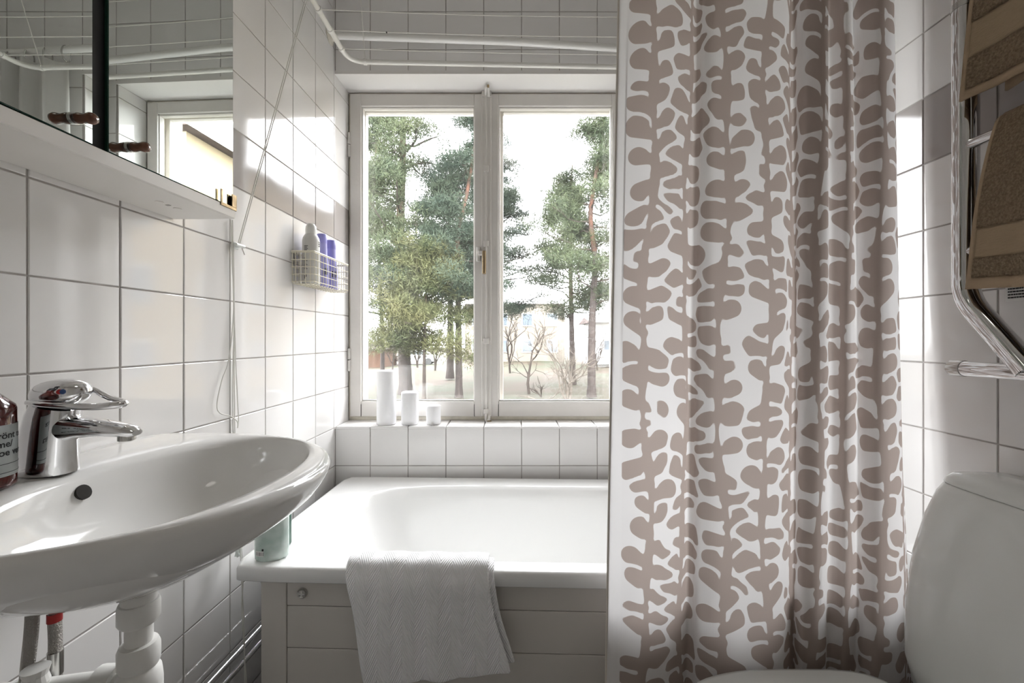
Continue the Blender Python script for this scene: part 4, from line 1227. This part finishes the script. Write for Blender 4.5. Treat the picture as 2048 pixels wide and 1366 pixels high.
def bare(label, base, specs, r0, seed, name='bare_shrub', depth=4, material='twig', cat='shrub', group=None, spread=.5):
    rnd = random.Random(seed); root = empty(name, base, 0, label, cat, group)
    tr_ = MB(); tw_ = MB()
    def grow(p, d, L_, r, lv):
        pl = [p]; q = p.copy(); dd = d.copy()
        for s in range(4):
            dd = (dd + Vector((rnd.gauss(0, .16), rnd.gauss(0, .16), rnd.gauss(.02, .1)))).normalized()
            q = q + dd * L_ / 4; pl.append(q.copy())
        (tr_ if lv >= depth - 1 else tw_).tube(pl, [r * (1 - .12 * s) for s in range(5)], 6 if lv >= depth - 1 else 4, False)
        if lv > 0:
            for _ in range(3 if lv > 1 else 4):
                k = rnd.randint(1, 4)
                nd = (dd + Vector((rnd.gauss(0, spread), rnd.gauss(0, spread), rnd.gauss(.12, .35)))).normalized()
                grow(pl[k], nd, L_ * rnd.uniform(.55, .8), r * .55, lv - 1)
    for d, L_ in specs: grow(Vector((0, 0, 0)), Vector(d).normalized(), L_, r0, depth)
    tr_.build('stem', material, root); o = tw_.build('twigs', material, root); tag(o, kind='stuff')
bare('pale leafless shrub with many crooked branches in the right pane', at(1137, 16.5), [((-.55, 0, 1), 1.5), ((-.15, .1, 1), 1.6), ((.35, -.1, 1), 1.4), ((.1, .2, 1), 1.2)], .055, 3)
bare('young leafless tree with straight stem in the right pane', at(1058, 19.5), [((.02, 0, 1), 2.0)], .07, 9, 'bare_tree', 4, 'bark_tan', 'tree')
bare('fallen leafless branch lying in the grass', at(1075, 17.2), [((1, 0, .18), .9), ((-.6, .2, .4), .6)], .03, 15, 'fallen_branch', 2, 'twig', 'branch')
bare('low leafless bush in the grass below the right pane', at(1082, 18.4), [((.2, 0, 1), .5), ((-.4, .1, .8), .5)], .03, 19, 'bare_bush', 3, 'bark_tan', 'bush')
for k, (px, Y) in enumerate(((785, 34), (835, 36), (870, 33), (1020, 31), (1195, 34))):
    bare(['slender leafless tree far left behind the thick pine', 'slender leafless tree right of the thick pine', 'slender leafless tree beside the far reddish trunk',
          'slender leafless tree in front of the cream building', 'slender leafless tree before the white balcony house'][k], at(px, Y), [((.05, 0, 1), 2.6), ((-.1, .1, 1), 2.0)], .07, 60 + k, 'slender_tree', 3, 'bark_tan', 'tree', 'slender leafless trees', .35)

def house(label, x0, x1, y0, y1, h_, wall, roof_h, ridge, cols_front, rows, side_cols=0, name='house', over=.5, z0=GZ, roof='roof_brown'):
    r = empty(name, ((x0 + x1) / 2, (y0 + y1) / 2, z0), 0, label, 'building')
    cx, cy = r.location.x, r.location.y
    X0, X1, Y0, Y1 = x0 - cx, x1 - cx, y0 - cy, y1 - cy
    MB().box(X0, X1, Y0, Y1, -.3, h_).build('wall', wall, r)
    m = MB()
    if ridge == 'Y':
        rg_ = [(X0 - over, Y0 - over, h_ - .1), (0, Y0 - over, h_ + roof_h), (X1 + over, Y0 - over, h_ - .1), (X0 - over, Y1 + over, h_ - .1), (0, Y1 + over, h_ + roof_h), (X1 + over, Y1 + over, h_ - .1)]
    else:
        rg_ = [(X0 - over, Y0 - over, h_ - .1), (X0 - over, 0, h_ + roof_h), (X0 - over, Y1 + over, h_ - .1), (X1 + over, Y0 - over, h_ - .1), (X1 + over, 0, h_ + roof_h), (X1 + over, Y1 + over, h_ - .1)]
    m.add(rg_, [(0, 1, 2), (3, 5, 4), (0, 3, 4, 1), (1, 4, 5, 2), (0, 2, 5, 3)]); m.build('roof', roof, r)
    for j in range(rows):
        zz = 1.0 + j * 2.8
        for i in range(cols_front):
            x = X0 + (X1 - X0) * (i + .5) / cols_front
            wn = MB().box(x - .6, x + .6, Y0 - .06, Y0 + .02, zz, zz + 1.4).build('window', 'house_white', r)
            MB().box(x - .5, x + .5, Y0 - .075, Y0 - .055, zz + .1, zz + 1.3).build('pane', 'house_glass', wn)
        for i in range(side_cols):
            y = Y0 + (Y1 - Y0) * (i + .5) / side_cols
            wn = MB().box(X0 - .06, X0 + .02, y - .6, y + .6, zz, zz + 1.4).build('window', 'house_white', r)
            MB().box(X0 - .075, X0 - .055, y - .5, y + .5, zz + .1, zz + 1.3).build('pane', 'house_glass', wn)
    return r
house('long cream apartment house with brown roof seen in the mirror', 12.0, 22, 15.5, 37, 10.4, 'house_cream', 3.0, 'Y', 3, 3, 7)
house('pale cream building far behind the pines', -5.0, 5.6, 46, 56, 6.2, 'house_pale', .3, 'X', 4, 2, over=.1, roof='house_pale')
hw = house('white house with balcony at the far right of the window', 7.3, 12.5, 38, 44, 4.0, 'house_white', .5, 'X', 2, 1)
cx, cy = hw.location.x, hw.location.y
MB().box(7.2 - cx, 9.6 - cx, 37.0 - cy, 38.0 - cy, .3, 1.5).build('balcony', 'house_white', hw)
house('small orange brown shed at the far left of the window', -14.2, -11.2, 38, 42, 1.7, 'brick_shed', .35, 'X', 2, 0, name='shed')
car = empty('parked_car', at(835, 42), 0, 'small white parked car between the trunks in the left pane', 'car')
c = MB().loft([se(0, 0, 1.9, .8, .3, 5, 24), se(0, 0, 2.0, .85, .5, 5, 24), se(0, 0, 1.95, .85, .85, 5, 24), se(0, 0, 1.3, .75, .95, 4, 24), se(0, 0, .95, .68, 1.38, 4, 24)])
autosmooth(c.build('body', 'car_white', car), 40)
c = MB().loft([se(0, 0, 1.28, .76, .97, 4, 24), se(0, 0, 1.0, .71, 1.28, 4, 24)]); c.build('glass', 'house_glass', car)
for x in (-1.2, 1.2):
    for y in (-.75, .75):
        MB().tube([(x, y - .1, .32), (x, y + .1, .32)], .32, 14).build('wheel', 'rubber_dark', car)
